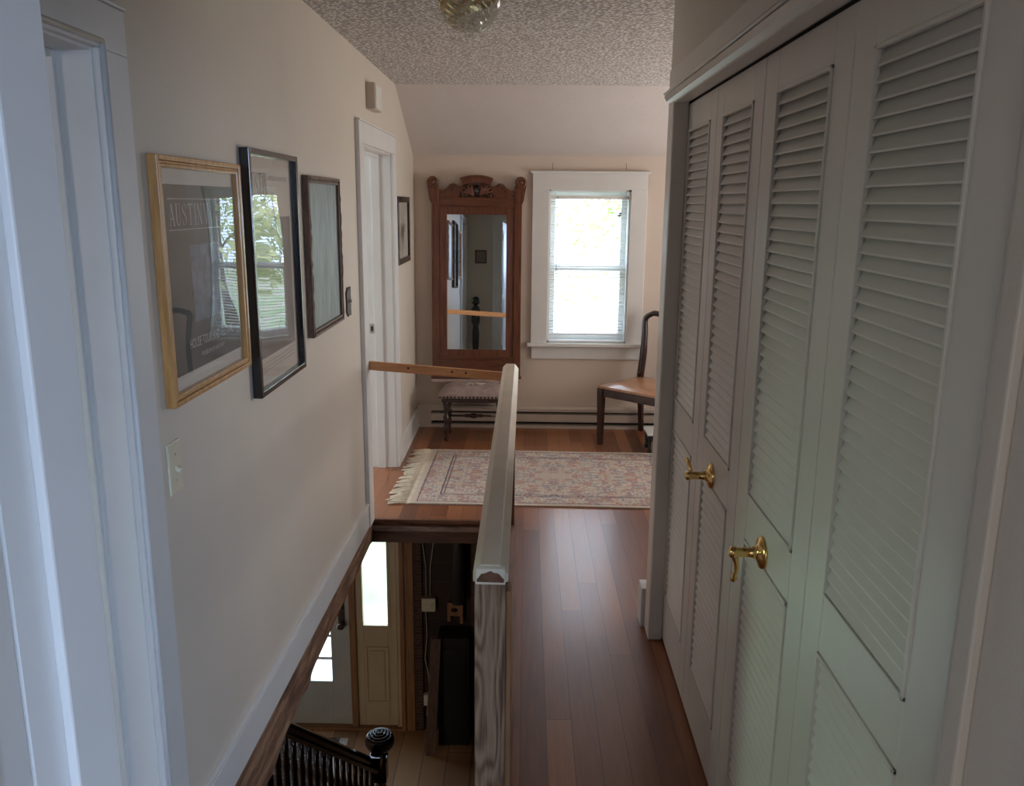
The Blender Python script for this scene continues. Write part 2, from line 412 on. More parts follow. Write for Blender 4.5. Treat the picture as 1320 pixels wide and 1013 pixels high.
class MB:
    def __init__(self):
        self.v = []; self.f = []; self.s = []

    def add(self, verts, faces, smooth=False):
        k = len(self.v)
        self.v += [tuple(p) for p in verts]
        self.f += [tuple(i + k for i in f) for f in faces]
        self.s += [smooth] * len(faces)
        return self

    def box(self, x0, x1, y0, y1, z0, z1):
        v = [(x, y, z) for z in (z0, z1) for y in (y0, y1) for x in (x0, x1)]
        return self.add(v, [(0, 2, 3, 1), (4, 5, 7, 6), (0, 1, 5, 4), (2, 6, 7, 3), (0, 4, 6, 2), (1, 3, 7, 5)])

    def bar(self, p, q, w, h, up=(0, 0, 1), w2=None, h2=None):
        p, q = Vector(p), Vector(q); d = (q - p).normalized()
        s = d.cross(Vector(up)); s = s.normalized() if s.length > 1e-6 else Vector((1, 0, 0)); u = s.cross(d).normalized()
        w2 = w if w2 is None else w2; h2 = h if h2 is None else h2
        vs = []
        for c, a, b_ in ((p, w, h), (q, w2, h2)):
            for i, j in ((-1, -1), (1, -1), (1, 1), (-1, 1)):
                vs.append(c + s * (i * a / 2) + u * (j * b_ / 2))
        return self.add(vs, [(0, 1, 2, 3), (7, 6, 5, 4), (0, 4, 5, 1), (1, 5, 6, 2), (2, 6, 7, 3), (3, 7, 4, 0)])

    def prism(self, pts, axis, a0, a1, smooth=False):
        """polygon of 2D points extruded along axis"""
        def P(t, a):
            return {'X': (a, t[0], t[1]), 'Y': (t[0], a, t[1]), 'Z': (t[0], t[1], a)}[axis]
        n = len(pts)
        v = [P(t, a0) for t in pts] + [P(t, a1) for t in pts]
        f = [tuple(range(n)), tuple(range(2 * n - 1, n - 1, -1))]
        f += [(i, i + n, (i + 1) % n + n, (i + 1) % n) for i in range(n)]
        return self.add(v, f, smooth)

    def lathe(self, prof, c=(0, 0, 0), seg=24, axis='Z', squash=1.0):
        """prof: list of (radius, height)"""
        v = []; f = []
        for r, h in prof:
            for i in range(seg):
                a = 2 * PI * i / seg; x, y = r * math.cos(a), r * math.sin(a) * squash
                p = {'Z': (x, y, h), 'X': (h, x, y), 'Y': (x, h, y)}[axis]
                v.append((p[0] + c[0], p[1] + c[1], p[2] + c[2]))
        for k in range(len(prof) - 1):
            for i in range(seg):
                j = (i + 1) % seg
                f.append((k * seg + i, k * seg + j, (k + 1) * seg + j, (k + 1) * seg + i))
        f.append(tuple(range(seg - 1, -1, -1))); f.append(tuple(range((len(prof) - 1) * seg, len(prof) * seg)))
        return self.add(v, f, True)

    def tube(self, pts, r, seg=8, r_end=None, closed_loop=False):
        pts = [Vector(p) for p in pts]; n = len(pts); v = []; f = []
        prev = None
        for k, p in enumerate(pts):
            if k == 0: d = pts[1] - p
            elif k == n - 1: d = p - pts[k - 1]
            else: d = pts[k + 1] - pts[k - 1]
            d.normalize()
            if prev is None:
                a = Vector((0, 0, 1)) if abs(d.z) < 0.9 else Vector((1, 0, 0))
                s = d.cross(a).normalized()
            else:
                s = (prev - d * prev.dot(d)).normalized()
            prev = s; u = d.cross(s)
            rr = r if r_end is None else r + (r_end - r) * k / (n - 1)
            if isinstance(r, (list, tuple)): rr = r[k]
            for i in range(seg):
                t = 2 * PI * i / seg
                v.append(p + s * (rr * math.cos(t)) + u * (rr * math.sin(t)))
        for k in range(n - 1):
            for i in range(seg):
                j = (i + 1) % seg
                f.append((k * seg + i, k * seg + j, (k + 1) * seg + j, (k + 1) * seg + i))
        f.append(tuple(range(seg - 1, -1, -1))); f.append(tuple(range((n - 1) * seg, n * seg)))
        return self.add(v, f, True)


def root_loc(o):
    t = Vector((0, 0, 0))
    while o is not None:
        t += o.location; o = o.parent
    return t


def obj(name, mb, mat, parent=None, loc=None, bevel=0.0, local=False, seg=2):
    """link one mesh object. Verts are given in world coordinates unless local."""
    off = Vector((0, 0, 0))
    if not local:
        off = root_loc(parent) if parent is not None else (Vector(loc) if loc else Vector((0, 0, 0)))
    me = bpy.data.meshes.new(name)
    me.from_pydata([(x - off.x, y - off.y, z - off.z) for x, y, z in mb.v], [], mb.f)
    me.polygons.foreach_set('use_smooth', mb.s)
    me.materials.append(M[mat])
    bm = bmesh.new(); bm.from_mesh(me); bmesh.ops.recalc_face_normals(bm, faces=bm.faces); bm.to_mesh(me); bm.free()
    o = bpy.data.objects.new(name, me); COL.objects.link(o)
    if parent is not None: o.parent = parent
    elif loc: o.location = loc
    if bevel:
        md = o.modifiers.new('bevel', 'BEVEL'); md.width = bevel; md.segments = seg; md.limit_method = 'ANGLE'; md.angle_limit = 0.6
        md.harden_normals = False
    return o


def thing(name, label, cat, loc, group=None, rot=None):
    o = bpy.data.objects.new(name, None); COL.objects.link(o); o.location = loc
    o.empty_display_size = 0.1
    if rot: o.rotation_euler = rot
    o['label'] = label; o['category'] = cat
    if group: o['group'] = group
    return o


def tag(o, label, cat, group=None):
    o['label'] = label; o['category'] = cat
    if group: o['group'] = group
    return o


def struct(name, mb=None, mat=None, loc=None, bevel=0.0):
    if mb is None:
        o = bpy.data.objects.new(name, None); COL.objects.link(o); o.location = loc or (0, 0, 0)
    else:
        o = obj(name, mb, mat, loc=loc, bevel=bevel)
    o['kind'] = 'structure'
    return o


# ------------------------------------------------------------------ shell constants
XL, XR, YB = -0.811, 0.505, 6.20
CEIL = 2.35
FT = -0.13      # underside of upper floor
LZ = -2.60      # lower floor level
XO, XE = -3.8, 2.6   # outer limits
YN = -3.0

# floors
f = MB()
f.box(XL, XE, 4.25, YB, FT, 0); f.box(-0.10, XE, 3.10, 4.25, FT, 0); f.box(-0.10, 1.6, 1.74, 3.10, FT, 0)
f.box(XL, 1.6, YN, 1.74, FT, 0); f.box(XO, XL, YN, YB, FT, 0)
struct('floor', f, 'floor_oak')
f = MB(); f.box(XO, 1.6, 0.9, YB, LZ - 0.1, LZ)
struct('floor_lower', f, 'floor_pine')

# ceiling
f = MB(); f.box(XO - .1, XE + .1, YN - .1, 5.41, CEIL, CEIL + 0.12)
struct('ceiling', f, 'popcorn_plaster')
f = MB(); f.prism([(5.41, CEIL), (YB + 0.2, 1.882), (YB + 0.2, CEIL + 0.12), (5.41, CEIL + 0.12)], 'X', XO - .1, XE + .1)
struct('ceiling_slope', f, 'slope_plaster')

# left wall with two doorways
D1 = (0.90, 1.65); D2 = (4.23, 5.145); DH = 1.925
f = MB()
for a, b_ in ((0.60, D1[0]), (D1[1], D2[0]), (D2[1], YB)):
    f.box(-0.961, XL, a, b_, 0, CEIL)
for a, b_ in (D1, D2):
    f.box(-0.961, XL, a, b_, DH, CEIL)
struct('wall_left', f, 'wall_paint')

# back wall (upper) with the window opening, and lower part with entry opening
WX0, WX1, WZ0, WZ1 = 0.159, 0.742, 0.648, 1.748
f = MB()
f.box(-0.96, WX0, YB, YB + .2, FT, 2.2); f.box(WX1, XE, YB, YB + .2, FT, 2.2)
f.box(WX0, WX1, YB, YB + .2, FT, WZ0); f.box(WX0, WX1, YB, YB + .2, WZ1, 2.2)
f.box(XO, -0.96, YB, YB + .2, FT, 2.2)
struct('wall_back', f, 'wall_cream')
EX0, EX1, EZ1 = -2.36, -0.955, -0.42
f = MB()
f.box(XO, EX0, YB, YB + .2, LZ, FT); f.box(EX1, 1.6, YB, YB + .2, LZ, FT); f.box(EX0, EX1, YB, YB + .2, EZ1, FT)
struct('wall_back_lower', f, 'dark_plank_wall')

# right side: closet front wall, closet box, return wall, far room outer wall
f = MB()
f.box(XR, XR + .09, 0.60, 0.90, 0, CEIL); f.box(XR, XR + .09, 0.90, 3.075, 1.995, CEIL)
f.box(XR, XE, 3.075, 3.17, 0, CEIL)
struct('wall_right', f, 'wall_paint')
f = MB(); f.box(1.15, 1.2, 0.6, 3.075, 0, CEIL); f.box(XR + .09, 1.15, 0.6, 0.65, 0, CEIL)
struct('wall_closet', f, 'wall_paint')
f = MB()
f.box(XE, XE + .1, 3.1, 4.4, FT, CEIL); f.box(XE, XE + .1, 5.6, YB + .2, FT, CEIL)
f.box(XE, XE + .1, 4.4, 5.6, FT, 0.7); f.box(XE, XE + .1, 4.4, 5.6, 2.0, CEIL)
struct('wall_far_right', f, 'wall_cream')
# unseen panel added outside that opening to keep outdoor light out
f = MB(); f.box(XE + .1, XE + .14, 4.3, 5.7, 0.6, 2.1)
struct('window_blocker', f, 'exterior_siding')

# wall behind the hall with the doorway the view comes through
f = MB()
f.box(-0.961, -0.352, 0.50, 0.60, 0, CEIL); f.box(0.45, 1.7, 0.50, 0.60, 0, CEIL); f.box(-0.352, 0.45, 0.50, 0.60, 2.02, CEIL)
struct('wall_near', f, 'wall_paint')
f = MB()
f.box(-1.7, -1.6, YN, 0.60, 0, CEIL); f.box(1.6, 1.7, YN, 0.60, 0, CEIL); f.box(-1.7, 1.7, YN - .1, YN, 0, CEIL)
f.box(-1.7, -0.961, 0.50, 0.60, 0, CEIL)
struct('wall_rear_room', f, 'wall_paint')
f = MB()
f.box(XO - .1, XO, YN, YB + .2, LZ, CEIL); f.box(XO, -0.961, 3.05, 3.15, 0, CEIL); f.box(XO, -1.7, -0.6, -0.5, 0, CEIL)
struct('wall_outer_left', f, 'wall_paint')
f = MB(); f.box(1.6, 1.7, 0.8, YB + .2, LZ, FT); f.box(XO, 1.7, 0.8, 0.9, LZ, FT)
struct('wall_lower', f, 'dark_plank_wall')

# ------------------------------------------------------------------ trim along the left wall
f = MB()
# baseboard rises slightly toward the viewer
f.prism([(1.78, 0.055), (4.10, 0.0), (4.215, -0.005), (4.215, 0.128), (3.0, 0.160), (1.78, 0.176)], 'X', XL, XL + .014)
f.prism([(1.78, 0.166), (4.215, 0.120), (4.215, 0.130), (1.78, 0.178)], 'X', XL + .014, XL + .019)
struct('baseboard_left', f, 'trim_white', bevel=0.002)
f = MB(); f.prism([(5.26, 0.0), (YB, 0.0), (YB, 0.14), (5.26, 0.14)], 'X', XL, XL + .015)
f.box(XL + .015, XL + .024, 5.26, YB, 0, .015)
struct('baseboard_far_left', f, 'trim_white', bevel=0.002)
# exposed sawn timber edge of the stair opening
random.seed(3)
top, bot = [], []
for k in range(28):
    y = 1.80 + (4.25 - 1.80) * k / 27
    top.append((y, 0.056 - 0.058 * (y - 1.8) / 2.45 + random.uniform(-.004, .004)))
    base = -0.165 + 0.03 * max(0, min(1, (y - 2.4) / 1.0))
    bot.append((y, base + random.uniform(-.012, .012) - (0.02 if y < 2.6 else 0)))
f = MB()
n = len(top)
for k in range(n - 1):
    x = XL + 0.004 + random.uniform(0, .005)
    f.box(XL - .09, x, top[k][0], top[k + 1][0], min(bot[k][1], bot[k + 1][1]), (top[k][1] + top[k + 1][1]) / 2)
f2 = MB()
cols = []
rows = 5
for k in range(n):
    for j in range(rows):
        t = j / (rows - 1)
        z = bot[k][1] * (1 - t) + top[k][1] * t
        f2.v.append((XL + .008 + random.uniform(-.004, .005) - (0.012 if j == 0 else 0), top[k][0], z))
for k in range(n - 1):
    for j in range(rows - 1):
        a = k * rows + j
        f2.f.append((a, a + rows, a + rows + 1, a + 1)); f2.s.append(False)
# close back, top and underside so that it is a solid beam
b0 = len(f2.v)
for k in range(n):
    f2.v.append((XL - .10, top[k][0], bot[k][1])); f2.v.append((XL - .10, top[k][0], top[k][1]))
for k in range(n - 1):
    a = k * rows; c = b0 + 2 * k
    f2.f += [(a, c, c + 2, a + rows), (a + rows - 1, a + 2 * rows - 1, c + 3, c + 1), (c, c + 1, c + 3, c + 2)]
    f2.s += [False] * 3
f2.f += [(0, 1, 2, 3, 4, b0 + 1, b0), tuple([(n - 1) * rows + i for i in (4, 3, 2, 1, 0)] + [b0 + 2 * (n - 1), b0 + 2 * (n - 1) + 1])]
f2.s += [False, False]
struct('trim_1', f2, 'rough_timber')

# landing edge: floor nosing, scuffed ledge and deep fascia
f = MB(); f.box(XL, -0.03, 4.228, 4.25, -0.018, 0.002); struct('trim_2', f, 'nosing_wood', bevel=0.003)
f = MB(); f.box(XL, -0.03, 4.215, 4.25, -0.060, -0.034); struct('trim_3', f, 'scuffed_wood', bevel=0.003)
f = MB(); f.box(XL, -0.03, 4.232, 4.25, -0.130, -0.060); struct('trim_4', f, 'fascia_wood', bevel=0.002)
# hall floor edge strip under the railing
f = MB(); f.box(-0.108, -0.024, 1.73, 4.25, -0.025, 0.004); struct('trim_5', f, 'nosing_wood', bevel=0.003)
f = MB(); f.box(-0.108, -0.10, 1.74, 4.25, -0.25, -0.025); struct('trim_6', f, 'fascia_wood')

# ------------------------------------------------------------------ doorways in the left wall


def left_doorway(name, y0, y1, zh, cw_near, cw_far, cw_top, prot):
    r = struct(name, loc=(XL, (y0 + y1) / 2, 0))
    c = MB()
    X0, X1 = XL, XL + prot
    c.box(X0, X1, y0 - cw_near, y0, 0, zh)
    c.box(X0, X1, y1, y1 + cw_far, 0, zh)
    c.box(X0, X1, y0 - cw_near, y1 + cw_far, zh, zh + cw_top)
    c.box(X0, X1 + .006, y0 - cw_near - .0, y1 + cw_far, zh + cw_top, zh + cw_top + .008)
    obj('casing', c, 'trim_white', r, bevel=0.003)
    j = MB()
    jt = 0.018
    j.box(-0.965, XL + .003, y0 + .004 - jt, y0 + .004, 0, zh); j.box(-0.965, XL + .003, y1 - .004, y1 + jt, 0, zh)
    j.box(-0.965, XL + .003, y0 + .004, y1 - .004, zh - .006, zh + .014)
    obj('jamb', j, 'trim_white', r, bevel=0.002)
    s = MB()
    s.box(-0.925, -0.875, y0 + .004, y0 + .016, 0, zh - .006); s.box(-0.925, -0.875, y1 - .016, y1 - .004, 0, zh - .006)
    s.box(-0.925, -0.875, y0 + .016, y1 - .016, zh - .020, zh - .006)
    obj('door_stop', s, 'trim_white', r, bevel=0.002)
    return r


d1 = left_doorway('door_1', D1[0], D1[1], DH, 0.11, 0.118, 0.084, 0.016)
b = MB(); b.tube([(XL + .018, D1[1] + .012, 0), (XL + .018, D1[1] + .012, DH + .012)], 0.006); b.tube([(XL + .018, D1[0], DH + .012), (XL + .018, D1[1] + .012, DH + .012)], 0.006)
obj('bead', b, 'trim_white', d1)
d2 = left_doorway('door_2', D2[0], D2[1], DH, 0.115, 0.115, 0.10, 0.022)
b = MB(); b.box(-0.955, -0.928, D2[1] - .007, D2[1] - .003, 0.86, 0.92)
sp_ = obj('strike_plate', b, 'steel', d2)
b = MB(); b.box(-0.948, -0.936, D2[1] - .0085, D2[1] - .006, 0.875, 0.905); obj('latch_hole', b, 'black_matte', sp_)

# doorway the view comes through, with its open door
r = struct('door_3', loc=(0.05, 0.55, 0))
c = MB()
c.box(-0.352, -0.33, 0.50, 0.60, 0, 2.0); c.box(0.43, 0.45, 0.50, 0.60, 0, 2.0); c.box(-0.352, 0.45, 0.50, 0.60, 2.0, 2.02)
obj('jamb', c, 'trim_white', r)
c = MB()
c.box(-0.46, -0.335, 0.60, 0.618, 0, 2.0); c.box(0.435, 0.50, 0.60, 0.618, 0, 2.0); c.box(-0.46, 0.50, 0.60, 0.618, 2.0, 2.12)
obj('casing', c, 'trim_white', r, bevel=0.003)
c = MB(); c.box(-0.33, -0.322, 0.536, 0.595, 0, 2.0); obj('door_stop', c, 'trim_white', r, bevel=0.002)
HX, HY, SW = -0.330, 0.507, math.radians(9)


def swing(mb):
    mb.v = [(HX + (x - HX) * math.cos(SW) - (y - HY) * math.sin(SW), HY + (x - HX) * math.sin(SW) + (y - HY) * math.cos(SW), z) for x, y, z in mb.v]
    return mb


dl = MB(); dl.box(-0.365, -0.330, -0.28, 0.494, 0.01, 1.99)
leaf = obj('door_leaf', swing(dl), 'trim_white', r, bevel=0.003)
c = MB()
for z0, z1 in ((0.2, 0.95), (1.08, 1.88)):
    for (ya, yb, za, zb) in ((-0.18, 0.44, z0, z0 + .02), (-0.18, 0.44, z1 - .02, z1), (-0.18, -0.16, z0, z1), (0.42, 0.44, z0, z1)):
        c.box(-0.330, -0.323, ya, yb, za, zb)
obj('panel_moulding', swing(c), 'trim_white', leaf, bevel=0.003)
for z in (0.25, 1.05, 1.78):
    h = MB(); h.lathe([(0.006, z - .045), (0.006, z + .045)], (-0.324, 0.503, 0), 10); h.box(-.329, -.326, .497, .53, z - .045, z + .045)
    obj('hinge', h, 'aged_brass', r)

# ------------------------------------------------------------------ window in the back wall
w = struct('window_1', loc=(0.45, YB, WZ0))
c = MB()
Yc = YB - .02
c.box(0.040, WX0, Yc, YB, WZ0 - .01, 1.86); c.box(WX1, 0.856, Yc, YB, WZ0 - .01, 1.86); c.box(0.040, 0.856, Yc - .002, YB, WZ1, 1.86)
obj('casing', c, 'trim_white', w, bevel=0.002)
c = MB(); c.prism([(0.030, 1.858), (0.866, 1.858), (0.876, 1.875), (0.020, 1.875)], 'Y', Yc - .022, YB); obj('head_cap', c, 'trim_white', w, bevel=0.003)
c = MB(); c.box(0.012, 0.885, YB - .065, YB + .03, WZ0 - .026, WZ0 - .002); obj('window_sill', c, 'trim_white', w, bevel=0.004)
c = MB(); c.box(0.045, 0.85, Yc, YB, 0.525, WZ0 - .026); obj('apron', c, 'trim_white', w, bevel=0.003)
c = MB()
c.box(WX0 - .001, WX0 + .012, YB, YB + .2, WZ0, WZ1); c.box(WX1 - .012, WX1 + .001, YB, YB + .2, WZ0, WZ1)
c.box(WX0, WX1, YB, YB + .2, WZ1 - .012, WZ1 + .001); c.box(WX0, WX1, YB, YB + .2, WZ0 - .002, WZ0 + .012)
obj('window_frame', c, 'frame_white', w)


def sash(y, z0, z1, st, bot_h, top_h):
    s = MB(); a, b_ = WX0 + .012, WX1 - .012
    s.box(a, a + st, y, y + .035, z0, z1); s.box(b_ - st, b_, y, y + .035, z0, z1)
    s.box(a + st, b_ - st, y, y + .035, z0, z0 + bot_h); s.box(a + st, b_ - st, y, y + .035, z1 - top_h, z1)
    so = obj('sash', s, 'frame_white', w, bevel=0.003)
    g = MB(); g.box(a + st, b_ - st, y + .015, y + .018, z0 + bot_h, z1 - top_h)
    obj('pane', g, 'window_glass', so)
    return so


sl = sash(YB + .085, WZ0 + .012, 1.205, 0.04, 0.05, 0.035)
su = sash(YB + .125, 1.175, WZ1 - .012, 0.04, 0.035, 0.045)
lk = MB(); lk.box(0.672, 0.69, YB + .118, YB + .126, 1.565, 1.59)
obj('sash_vent_lock', lk, 'black_matte', su)

# window blind
bl = thing('venetian_blind', 'thin white horizontal slat blind lowered with open slats in the bright window', 'blind', (0.45, YB + .045, 0.69))
b = MB(); b.box(WX0 + .014, WX1 - .014, YB + .028, YB + .062, 1.682, 1.708); obj('headrail', b, 'slat_vinyl', bl, bevel=0.002)
b = MB(); zz = 0.722
while zz < 1.675:
    y0, y1 = YB + .034, YB + .057
    b.prism([(y0, zz - .0015), ((y0 + y1) / 2, zz + .0017), (y1, zz + .0015), (y1, zz + .0008), ((y0 + y1) / 2, zz + .001), (y0, zz - .0022)], 'X', WX0 + .018, WX1 - .018)
    zz += 0.0225
obj('slats', b, 'slat_vinyl', bl)
b = MB(); b.box(WX0 + .018, WX1 - .018, YB + .034, YB + .057, 0.698, 0.710); obj('bottom_rail', b, 'slat_vinyl', bl, bevel=0.002)
for x in (0.24, 0.45, 0.65):
    b = MB(); b.tube([(x, YB + .033, 0.70), (x, YB + .033, 1.69)], 0.0009, 5); obj('ladder_cord', b, 'slat_vinyl', bl)
b = MB(); b.tube([(0.222, YB + .022, 1.70), (0.220, YB + .022, 1.14)], 0.0032, 6); obj('tilt_wand', b, 'steel', bl)
for x, lab in ((0.18, 'small thin wire hook above the left side of the window casing'), (0.70, 'small thin wire hook above the right side of the window casing')):
    b = MB(); b.tube([(x, YB, 1.93), (x, YB - .02, 1.925), (x, YB - .022, 1.89), (x, YB - .012, 1.885)], 0.0015, 6)
    tag(obj('wall_hook', b, 'aged_brass', loc=(x, YB, 1.9)), lab, 'hook')

# ------------------------------------------------------------------ baseboard heater
h = thing('baseboard_heater', 'long low beige electric baseboard heater along the far wall', 'heater', (0.5, YB - .03, 0))
b = MB(); prof = [(YB, 0.0), (YB, 0.165), (YB - .045, 0.165), (YB - .06, 0.150), (YB - .06, 0.128), (YB - .02, 0.128), (YB - .02, 0.112), (YB - .06, 0.105),
                 (YB - .062, 0.052), (YB - .02, 0.046), (YB - .02, 0.026), (YB - .06, 0.022), (YB - .06, 0.0)]
b.prism(prof, 'X', -0.70, 1.9); obj('cover', b, 'heater_enamel', h, bevel=0.001)
b = MB(); b.box(-0.80, -0.70, YB - .066, YB, 0, 0.168); obj('end_cap', b, 'heater_enamel', h, bevel=0.003)
b = MB(); b.box(1.9, 1.98, YB - .066, YB, 0, 0.168); obj('end_cap', b, 'heater_enamel', h, bevel=0.003)
b = MB(); b.box(-0.695, 1.895, YB - .028, YB - .0195, 0.029, 0.043); b.box(-0.695, 1.895, YB - .028, YB - .0195, 0.1135, 0.1265)
obj('heating_fins', b, 'black_matte', h)

# ------------------------------------------------------------------ closet
r = struct('door_4', loc=(XR, 2.0, 0))
c = MB()
c.prism([(0.490, 3.0), (XR + .04, 3.0), (XR + .04, 3.074), (XR, 3.074), (XR, 3.105), (0.490, 3.105)], 'Z', 0, 2.014)
obj('corner_casing', c, 'louver_white', r, bevel=0.006)
c = MB(); c.box(0.492, XR, 0.850, 0.885, 0, 2.0); c.box(XR - .004, XR + .06, 0.885, 0.905, 0, 1.995)
obj('near_casing', c, 'wall_paint', r, bevel=0.003)
c = MB()
c.box(0.490, XR, 0.6, 3.105, 2.015, 2.100)
obj('head_casing', c, 'louver_white', r, bevel=0.002)
c = MB()
c.prism([(0.470, 2.012), (0.478, 1.998), (0.492, 1.990), (0.52, 1.988), (0.52, 2.016), (0.476, 2.018)], 'Y', 0.6, 3.085)
c.tube([(0.473, 0.6, 2.022), (0.473, 3.09, 2.022)], 0.005, 8)
c.box(0.492, 0.535, 0.885, 3.03, 1.985, 1.999)
obj('head_moulding', c, 'louver_white', r)
c = MB(); c.box(0.555, 0.60, 0.90, 3.06, 1.984, 1.9985); obj('track', c, 'black_matte', r)
# small plinth past the corner
f = MB(); f.box(0.474, XR, 3.1055, 3.19, 0, 0.165)
struct('baseboard_right', f, 'trim_white', bevel=0.003)


def leaf_part(parent, y0, y1, l0, l1):
    """louvered leaf between y0>y1 (far, near); louvers between l0>l1"""
    X0, X1 = 0.545, 0.577
    zb, zt = 0.012, 1.982
    zs = [(0.19, 0.852), (0.963, 1.897)]
    g = 0.002
    s = MB()
    s.box(X0, X1, l0, y0 - g, zb, zt); s.box(X0, X1, y1 + g, l1, zb, zt)
    s.box(X0, X1, l1, l0, zb, zs[0][0]); s.box(X0, X1, l1, l0, zs[0][1], zs[1][0]); s.box(X0, X1, l1, l0, zs[1][1], zt)
    lf = obj('leaf', s, 'louver_white', parent, bevel=0.0025)
    # bead around each louver field
    m_ = MB(); lv = MB()
    for a, b_ in zs:
        w_ = 0.008
        for (ya, yb, za, zb_) in ((l1, l0, b_ - w_, b_), (l1, l0, a, a + w_), (l1, l1 + w_, a, b_), (l0 - w_, l0, a, b_)):
            m_.box(X0 - .004, X0 + .006, ya, yb, za, zb_)
        zz = a + 0.012
        while zz < b_ - 0.012:
            # slat slopes down toward the hall, front lip lower
            m2 = [(X0 + .0005, zz - .003), (X0 + .0005, zz + .0005), (X0 + .0135, zz + .0270), (X0 + .0155, zz + .0275)]
            lv.prism(m2, 'Y', l1 + .004, l0 - .004)
            zz += 0.0262
        lv.box(X0 + .013, X0 + .020, l1, l0, a, b_)
    obj('louvers', lv, 'louver_white', lf)
    obj('louver_bead', m_, 'louver_white', lf, bevel=0.0015)
    return lf


def lever(parent, y, z, ang):
    X0 = 0.545
    k = MB()
    k.lathe([(0.038, X0), (0.038, X0 - .003), (0.035, X0 - .008), (0.020, X0 - .013), (0.014, X0 - .017), (0.013, X0 - .020), (0.0145, X0 - .022), (0.011, X0 - .026),
             (0.011, X0 - .058), (0.0135, X0 - .062), (0.0135, X0 - .072), (0.009, X0 - .076), (0.003, X0 - .078)], (0, y, z), 28, 'X')
    dy, dz = math.cos(ang), math.sin(ang)
    pts = []
    for t in range(9):
        s = t / 8
        pts.append((X0 - .067 + 0.012 * math.sin(s * PI) + (0.0 if s < .85 else 0.006), y + dy * 0.075 * s, z + dz * 0.075 * s - 0.006 * math.sin(s * PI * .9)))
    k.tube(pts, [0.0085, 0.0075, 0.0065, 0.006, 0.0055, 0.0055, 0.006, 0.0068, 0.0055], 12)
    return obj('door_handle', k, 'brass', parent)


bounds = [3.05, 2.56, 2.06, 1.515, 0.98]
louv = [(2.985, 2.645), (2.475, 2.150), (1.955, 1.61), (1.42, 1.085)]
bf1 = thing('bifold_door', 'far pair of off-white louvered bifold closet doors, beside the corner opening to the far room', 'closet door', (0.56, 2.555, 0))
leaf_part(bf1, bounds[0], bounds[1], *louv[0])
l2 = leaf_part(bf1, bounds[1], bounds[2], *louv[1])
lever(l2, 2.345, 0.885, math.radians(25))
bf2 = thing('bifold_door', 'near pair of off-white louvered bifold closet doors with the larger-looking brass lever', 'closet door', (0.56, 1.52, 0))
l3 = leaf_part(bf2, bounds[2], bounds[3], *louv[2])
leaf_part(bf2, bounds[3], bounds[4], *louv[3])
lever(l3, 1.80, 0.882, math.radians(-80))

# ------------------------------------------------------------------ pictures on the left wall


def picture(name, label, cat, y0, y1, z0, z1, depth, bw, mat, wall_x=XL, steps=2):
    t = thing(name, label, cat, (wall_x, (y0 + y1) / 2, z0))
    f = MB()
    x0 = wall_x + .001; x1 = wall_x + depth

    def ring(x0, x1, a, b_):
        f.box(x0, x1, y0 + a, y0 + b_, z0 + a, z1 - a); f.box(x0, x1, y1 - b_, y1 - a, z0 + a, z1 - a)
        f.box(x0, x1, y0 + b_, y1 - b_, z0 + a, z0 + b_); f.box(x0, x1, y0 + b_, y1 - b_, z1 - b_, z1 - a)
    if steps == 1:
        ring(x0, x1, 0, bw)
    else:
        ring(x0, x1, 0, bw * .45); ring(x0, x1 - .006, bw * .45, bw * .7); ring(x0, x1 - .002, bw * .7, bw)
    obj('frame', f, mat, t, bevel=0.002)
    b = MB(); b.box(wall_x + .001, wall_x + .006, y0 + bw * .6, y1 - bw * .6, z0 + bw * .6, z1 - bw * .6)
    return t, b


def text_mesh(txt, h, squeeze):
    cu = bpy.data.curves.new('t', 'FONT'); cu.body = txt; cu.size = h; cu.resolution_u = 2
    o = bpy.data.objects.new('t', cu); COL.objects.link(o)
    dg = bpy.context.evaluated_depsgraph_get()
    me = bpy.data.meshes.new_from_object(o.evaluated_get(dg))
    vs = [(v.co.x * squeeze, v.co.y) for v in me.vertices]; fs = [tuple(p.vertices) for p in me.polygons]
    bpy.data.objects.remove(o); bpy.data.curves.remove(cu); bpy.data.meshes.remove(me)
    return vs, fs


def wall_text(txt, h, squeeze, x, y0, z0, mb, width=None):
    vs, fs = text_mesh(txt, h, squeeze)
    if not vs: return
    m0 = min(v[0] for v in vs); w_ = max(v[0] for v in vs) - m0
    k = 1.0 if width is None else width / w_
    mb.add([(x, y0 + (a - m0) * k, z0 + b_) for a, b_ in vs], fs)


